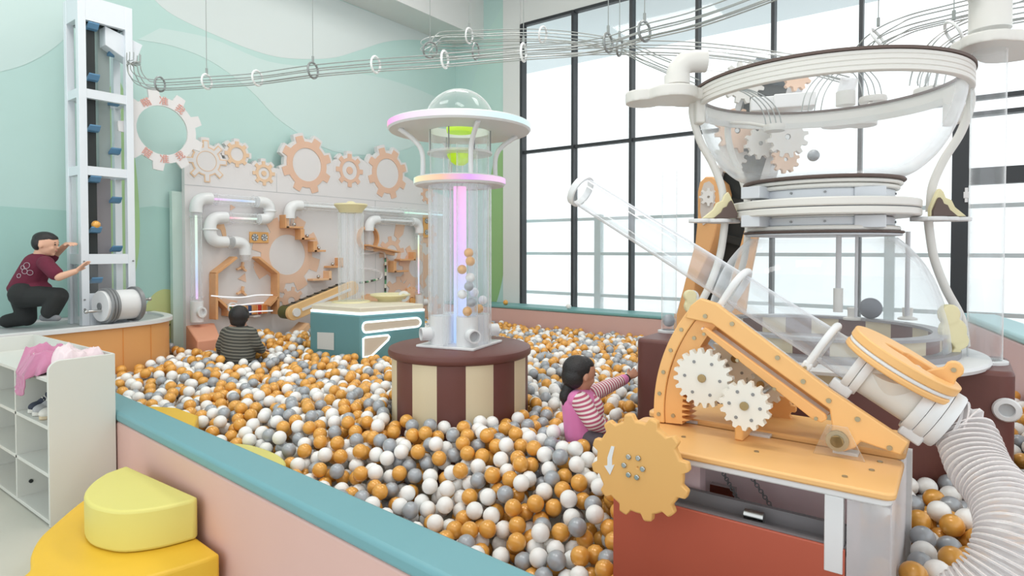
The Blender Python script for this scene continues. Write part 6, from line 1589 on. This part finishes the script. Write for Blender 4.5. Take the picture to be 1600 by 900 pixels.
merged(b, 'hair', HAIR, person, 0.006, 3)
CST = stripes('charcoal_stripe', rgb(74, 74, 70), rgb(128, 126, 116), 36, (0.12, 0.05, 1), 0.62)
b = MB(); b.capsule(Cq(372, 528), Cq(372, 556), 0.138, 0.15); b.capsule(SL, SR, 0.07, 0.07); b.capsule(SL, EL, 0.066, 0.062); b.capsule(EL, WL, 0.06, 0.045); b.capsule(SR, ER, 0.066, 0.06); b.capsule(ER, WR, 0.058, 0.042); b.ellipsoid(Cq(373, 515), (0.075, 0.075, 0.035))
merged(b, 'shirt', CST, person, 0.008, 5)
for p, r in ((Cq(372, 540), 0.16), (EL, 0.07), (ER, 0.07)): OBST.append((Vector((p.x, p.y)), r))

# ================================================================== THE BALLS
BR = 0.04
def sstep(a, b, x):
    t = min(1, max(0, (x - a) / (b - a))); return t * t * (3 - 2 * t)
def surf(x, y):
    z = 0.50
    z += 0.10 * sstep(-4.6, -5.9, x) * sstep(6.6, 5.0, y)
    z -= 0.05 * sstep(5.4, 6.8, y)
    z -= 0.29 * sstep(-3.3, -2.0, x) * sstep(-0.75, -1.1, x) * sstep(2.68, 1.95, y)
    z -= 0.10 * sstep(0.42, 0.12, math.hypot(max(0, abs(x + 3.14) - 0.36), y - 1.85))
    z -= 0.06 * sstep(-5.2, -5.8, x) * sstep(3.7, 3.2, y)
    z -= 0.07 * sstep(-3.0, -4.0, x) * sstep(2.6, 1.8, y)
    z += 0.018 * noise.noise(Vector((x * 1.7, y * 1.7, 0))) + 0.014 * noise.noise(Vector((x * 4.5, y * 4.5, 3)))
    return z
def blocked(x, y):
    if x < BX + 0.05 or y > 6.955: return True
    if y < inner_y(x) + BR + 0.003: return True
    if x > ws(y) - BR - 0.01: return True
    if (x - pc.x) ** 2 + (y - pc.y) ** 2 < (PR + BR) ** 2: return True
    if (x - HX) ** 2 + (y - HY) ** 2 < (0.71 * HS + BR) ** 2: return True
    if -1.57 - BR < x < 0.21 + BR and 3.35 - BR < y < 3.87 + BR: return True
    if CX0 - 0.0 + 0.05 - BR < x < xr1 + 0.02 + BR and 1.98 - BR < y < 2.65 + BR: return True
    if -1.0 - 0.02 < x < 0.0 and y < 2.0: return True
    if x < -5.94 + BR and min(f0_y, y0b) - BR < y < max(f1_y, y1b) + BR: return True
    for q in hose_low:
        if (x - q.x) ** 2 + (y - q.y) ** 2 < (BR + 0.088) ** 2: return True
    if 1.99 - BR < y < 2.64 + BR and (abs(x - xr1) < BR + 0.02 or abs(x - ex) < BR + 0.006): return True
    if xr1 < x < ex + BR and (abs(y - 2.0) < BR + 0.025 or abs(y - 2.615) < BR + 0.03): return True
    if cb0 < x < cb1 and 5.4 - BR < y < 6.25 + BR: return True
    if x < -5.9 and rp0 < y < rp1: return True
    for q in step_edge:
        if (x - q.x) ** 2 + (y - q.y) ** 2 < (BR + 0.004) ** 2: return True
    for p, r in OBST:
        if (x - p.x) ** 2 + (y - p.y) ** 2 < (r + BR * 0.8) ** 2: return True
    if x < -5.55 and y < 2.9:
        for q in front_pts:
            if (x - q.x) ** 2 + (y - q.y) ** 2 < (BR + 0.02) ** 2: return True
        if in_poly(x, y, body): return True
    if in_poly(x, y, foot): return True
    if in_poly(x, y, INS_V): return True
    for q in foot_edge:
        if (x - q.x) ** 2 + (y - q.y) ** 2 < (BR + 0.004) ** 2: return True
    return False
def in_poly(x, y, poly):
    c = False; j = len(poly) - 1
    for i in range(len(poly)):
        a, b_ = poly[i], poly[j]
        if (a.y > y) != (b_.y > y) and x < (b_.x - a.x) * (y - a.y) / (b_.y - a.y) + a.x: c = not c
        j = i
    return c
body = outline(0.02, 0.0) + [Vector((-6.585, 0.55, 0))]
front_pts = bezier(outline(0.02, 0.0), 4)
foot_edge = [foot[i].lerp(foot[(i + 1) % 6], k / 24) for i in range(6) for k in range(24)]
def step_top(x, y):
    p = (x, y)
    if in_poly(x, y, [Vector(q + (0,)) for q in ins]): return 0.325
    if in_poly(x, y, [Vector(q + (0,)) for q in ins2]): return 0.425
    return -9
INS_V = [Vector(q + (0,)) for q in ins]
hose_low = [p for p in res[::5] if p.z < 0.66]
for p_, r_o in ((k0, 0.1), (G(944, 690, gd + 0.12), 0.1), (SF, 0.05), (WF, 0.04)): OBST.append((Vector((p_.x, p_.y)), r_o)) if p_.z < 0.6 else None
for p_, r_o in ((WL, 0.06), (WR, 0.06)): OBST.append((Vector((p_.x, p_.y)), r_o))
rnd = random.Random(11)
cb0, cb1 = a_base.x - 0.5, a_base.x + 0.5
rp0, rp1 = Px(448, 540, -5.95).y - 0.05, Px(487, 520, -5.95).y + 0.06
step_edge = []
for P_ in (ins, ins2):
    for i in range(1, len(P_) - 1):
        if i == 1: continue
        for k in range(6): step_edge.append(Vector(P_[i] + (0,)).lerp(Vector(P_[(i + 1) % len(P_)] + (0,)), k / 6))

CELL = 2 * BR
grid = {}
balls = []
def visible_zone(x, y, z):
    X, Y, D = project((x, y, z))
    return D > 0.8 and -160 < X < 1760 and Y < 1010
cols = []
nx0, nx1, ny0, ny1 = -6.5, 1.2, 1.4, 7.0
def drop(x, y, floor_z):
    gx, gy = int(math.floor(x / CELL)), int(math.floor(y / CELL)); z = floor_z
    for i in (gx - 1, gx, gx + 1):
        for j in (gy - 1, gy, gy + 1):
            for (bx_, by_, bz_) in grid.get((i, j), ()):
                d2 = (bx_ - x) ** 2 + (by_ - y) ** 2
                if d2 < CELL * CELL: 
                    zz = bz_ + math.sqrt(CELL * CELL - d2)
                    if zz > z: z = zz
    return z
tries = 0; fails = 0
N_SHOT = 70000
cand = []
for _ in range(N_SHOT):
    x = rnd.uniform(nx0, nx1); y = rnd.uniform(ny0, ny1)
    if not visible_zone(x, y, 0.5): continue
    cand.append((x, y))
def try_ball(x, y, slack):
    if blocked(x, y): return
    s = surf(x, y); st = step_top(x, y)
    base = max(s - 0.19, BR + 0.001)
    if st > 0: base = max(base, st + BR + 0.001)
    best = None
    for k in range(7):
        xx, yy = (x, y) if k == 0 else (x + rnd.uniform(-0.05, 0.05), y + rnd.uniform(-0.05, 0.05))
        if k and blocked(xx, yy): continue
        st2 = step_top(xx, yy); b2 = max(base, st2 + BR + 0.001) if st2 > 0 else base
        z = drop(xx, yy, b2)
        if best is None or z < best[2]: best = (xx, yy, z)
    if best[2] > s - BR + slack: return
    if st > 0 and best[2] > s - BR + slack: return
    grid.setdefault((int(math.floor(best[0] / CELL)), int(math.floor(best[1] / CELL))), []).append(best); balls.append(best)
for x, y in cand: try_ball(x, y, 0.012 + 0.014 * noise.noise(Vector((x * 9, y * 9, 7))))
for _k in range(24000):
    x, y = cand[rnd.randrange(len(cand))]; try_ball(x, y, 0.034)
near_c = [c for c in cand if project((c[0], c[1], 0.3))[2] < 3.4]
for _k in range(26000):
    x, y = near_c[rnd.randrange(len(near_c))]; try_ball(x, y, 0.02 if _k < 14000 else 0.05)
# noise and chance pick the colour: gold, white, grey in the photo's mix
def colour(b):
    n = noise.noise(Vector((b[0] * 1.3, b[1] * 1.3, 5))); r = rnd.random()
    gold = 0.40 + 0.10 * n + (0.08 if b[0] < -3.6 else 0.0)
    if r < gold: return 0
    return 1 if r < gold + (1 - gold) * 0.63 else 2
kinds = [colour(b) for b in balls]
def ball_mat(name, col, rough, metal, coat):
    m = mat(name, col, rough, metal, coat=coat); b = m.node_tree.nodes['Principled BSDF']; b.inputs['Coat Roughness'].default_value = 0.15; return m
BMAT = [ball_mat('pearl_gold', rgb(234, 170, 76), 0.34, 0.12, 0.55), ball_mat('ball_white', rgb(250, 250, 248), 0.35, 0.0, 0.2), ball_mat('pearl_grey', rgb(172, 177, 183), 0.36, 0.2, 0.3)]
NAMES = ['gold_ball', 'white_ball', 'grey_ball']; WORD = ['gold', 'white', 'grey']
def sphere_mesh(name, sub, m):
    me = bpy.data.meshes.new(name); bm = bmesh.new(); bmesh.ops.create_icosphere(bm, subdivisions=sub, radius=BR); bm.to_mesh(me); bm.free()
    for p in me.polygons: p.use_smooth = True
    me.materials.append(m); return me
SPH = [sphere_mesh(NAMES[k], 3, BMAT[k]) for k in range(3)]
def one_ball(k, p, label, group=None):
    o = bpy.data.objects.new(NAMES[k], SPH[k]); COL.objects.link(o); o.location = p; return tag(o, label, 'ball', group)
# which are seen: nothing of a ball shows when others lie well above it
def exposed(b):
    gx, gy = int(math.floor(b[0] / CELL)), int(math.floor(b[1] / CELL)); n = 0
    ex, ey = -b[0], -b[1]; l = math.hypot(ex, ey); ex, ey = ex / l, ey / l
    for i in range(gx - 1, gx + 2):
        for j in range(gy - 1, gy + 2):
            for q in grid.get((i, j), ()):
                if q[2] > b[2] + 0.03: n += 1 if (q[0] - b[0]) ** 2 + (q[1] - b[1]) ** 2 < 0.07 ** 2 else 0.5
    return n < 1.6
info = []
for i, b in enumerate(balls):
    X, Y, D = project(b)
    onscreen = -10 < X < 1610 and 480 < Y < 915
    hid = (930 < X < 1420 and Y > 650) or (1040 < X < 1600 and Y < 700) or (1530 < X and Y > 740) or (X < 190) or (Y > 905)
    wallhid = False
    # sight line over the near padded wall
    t_ = None
    for s in (0.2, 0.4, 0.5, 0.6, 0.65, 0.7, 0.75, 0.8, 0.85, 0.9, 0.95):
        qx, qy, qz = b[0] * s, b[1] * s, EYE + (b[2] - EYE) * s
        if outer_y(qx) < qy < inner_y(qx) and qz < 0.56: wallhid = True
    info.append((D, onscreen and not hid and not wallhid and exposed(b)))
single = set()
for k in range(3):
    idx = sorted([i for i in range(len(balls)) if kinds[i] == k and info[i][1]], key=lambda i: info[i][0])[:290]
    single.update(idx)
LAB = ['gold plastic ball lying among the nearest balls of the pit', 'white plastic ball lying among the nearest balls of the pit', 'grey plastic ball lying among the nearest balls of the pit']
GRP = ['nearest gold pit balls', 'nearest white pit balls', 'nearest grey pit balls']
for i in sorted(single): one_ball(kinds[i], balls[i], LAB[kinds[i]], GRP[kinds[i]])
rest = [i for i in range(len(balls)) if i not in single]
bm = bmesh.new(); bmesh.ops.create_icosphere(bm, subdivisions=3, radius=BR); bm.verts.index_update()
V3 = np.array([v.co[:] for v in bm.verts], dtype=np.float32); F3 = np.array([[v.index for v in f.verts] for f in bm.faces], dtype=np.int32); bm.free()
bm = bmesh.new(); bmesh.ops.create_icosphere(bm, subdivisions=2, radius=BR); bm.verts.index_update()
V2 = np.array([v.co[:] for v in bm.verts], dtype=np.float32); F2 = np.array([[v.index for v in f.verts] for f in bm.faces], dtype=np.int32); bm.free()
vs_, fs_, ms_ = [], [], []; off = 0
for i in rest:
    V, F_ = (V3, F3) if info[i][0] < 3.2 and info[i][1] else (V2, F2)
    vs_.append(V + np.array(balls[i], dtype=np.float32)); fs_.append(F_ + off); ms_.append(np.full(len(F_), kinds[i], dtype=np.int32)); off += len(V)
VV = np.concatenate(vs_); FF = np.concatenate(fs_); MM = np.concatenate(ms_)
me = bpy.data.meshes.new('pit_balls'); me.vertices.add(len(VV)); me.vertices.foreach_set('co', VV.ravel())
me.loops.add(FF.size); me.loops.foreach_set('vertex_index', FF.ravel())
me.polygons.add(len(FF)); me.polygons.foreach_set('loop_start', np.arange(0, FF.size, 3, dtype=np.int32)); me.polygons.foreach_set('loop_total', np.full(len(FF), 3, dtype=np.int32))
for m_ in BMAT: me.materials.append(m_)
me.polygons.foreach_set('material_index', MM); me.polygons.foreach_set('use_smooth', np.ones(len(FF), dtype=bool))
me.update(calc_edges=True); me.validate()
ob = bpy.data.objects.new('pit_balls', me); COL.objects.link(ob)
tag(ob, 'wide mass of gold, white and grey plastic balls filling the rest of the pit', 'balls', None, 'stuff')
import time; print('BALLS', time.process_time(), len(balls), len(single), len(rest), len(VV))
# balls in the saucer tower, in the lift, in the great hourglass, on the padded ledge
tb = TOWER_TUBES
order = sorted(range(4), key=lambda i: (Vector((tb[i][0], tb[i][1], 1)) - E0).dot(FWD))

def loose(px, py, d, r, k, label, group=None, m=None):
    p = Pd(px, py, d); o = MB().ellipsoid(p, r, None, 28, 18).build(NAMES[k] if m is None else 'ball', m or BMAT[k], None, smooth=180); return tag(o, label, 'ball', group)
def stack(t, seq, r, where):
    c = Vector((tb[t][0], tb[t][1], PZ + 0.205 + r)); g = 0.067 - r - 0.003
    for i, k in enumerate(seq):
        a = 2.2 * i + th0; q = c + Vector((g * math.cos(a), g * math.sin(a), 0))
        c = c + Vector((0, 0, 1.72 * r))
        o = MB().ellipsoid(q, r, None, 24, 16).build(NAMES[k], BMAT[k], None, smooth=180)
        tag(o, '%s ball, number %s from the bottom of the %s of the saucer tower' % (WORD[k], ('one', 'two', 'three', 'four', 'five', 'six', 'seven', 'eight')[i], where), 'ball', 'balls in the saucer tower')
stack(0, [0, 2, 1, 2, 1, 0, 0, 0], 0.031, 'nearest tube'); stack(1, [0, 1, 1], 0.031, 'window side tube')
p = Vector((-5.925, TY0 + 0.12, 3.38 - 0.43 * 4 + 0.052)); tag(MB().ellipsoid(p, 0.034, None, 24, 16).build('gold_ball', BMAT[0], None, smooth=180), 'gold ball riding a blue cup of the white lift tower', 'ball')
c = RISERS[1]; p = Vector((c.x, c.y, c.z + 0.075)); tag(MB().ellipsoid(p, 0.04, None, 24, 16).build('grey_ball', BMAT[2], None, smooth=180), 'grey ball caught low in the narrower clear riser tube', 'ball')
for px, py, k, lab in ((790, 470.5, 0, 'gold ball lying on the teal ledge at the foot of the white window pier'), (888.5, 480, 1, 'white ball lying on the teal ledge below a black window bar')):
    p = Py(px, py, 7.08); tag(MB().ellipsoid((p.x, 7.08, 0.695 + 0.037), 0.037, None, 24, 16).build(NAMES[k], BMAT[k], None, smooth=180), lab, 'ball')
q = Pd(1360, 494, DC + 0.30); tag(MB().ellipsoid((q.x, q.y, BZ + 0.13 + 0.06), 0.06, None, 28, 18).build('mesh_ball', mat('dark_grey_ball', rgb(112, 116, 126), 0.6), None, smooth=180), 'large dark grey ball resting on the inner rim under the lower dome', 'ball')
q = Pd(1271, 243, DC + 0.36); tag(MB().ellipsoid(q, 0.034, None, 24, 16).build('grey_ball', BMAT[2], None, smooth=180), 'grey ball rolling on the far wall of the upper bowl', 'ball')
q = Pz(765, 538, PZ); tag(MB().lathe([(0.0005, 0), (0.022, 0), (0.02, 0.007), (0.012, 0.011), (0.0005, 0.012)], (q.x, q.y, PZ), 24).build('white_button', WHITE, None, smooth=60), 'small white button lying on the brown top of the striped drum', 'button')
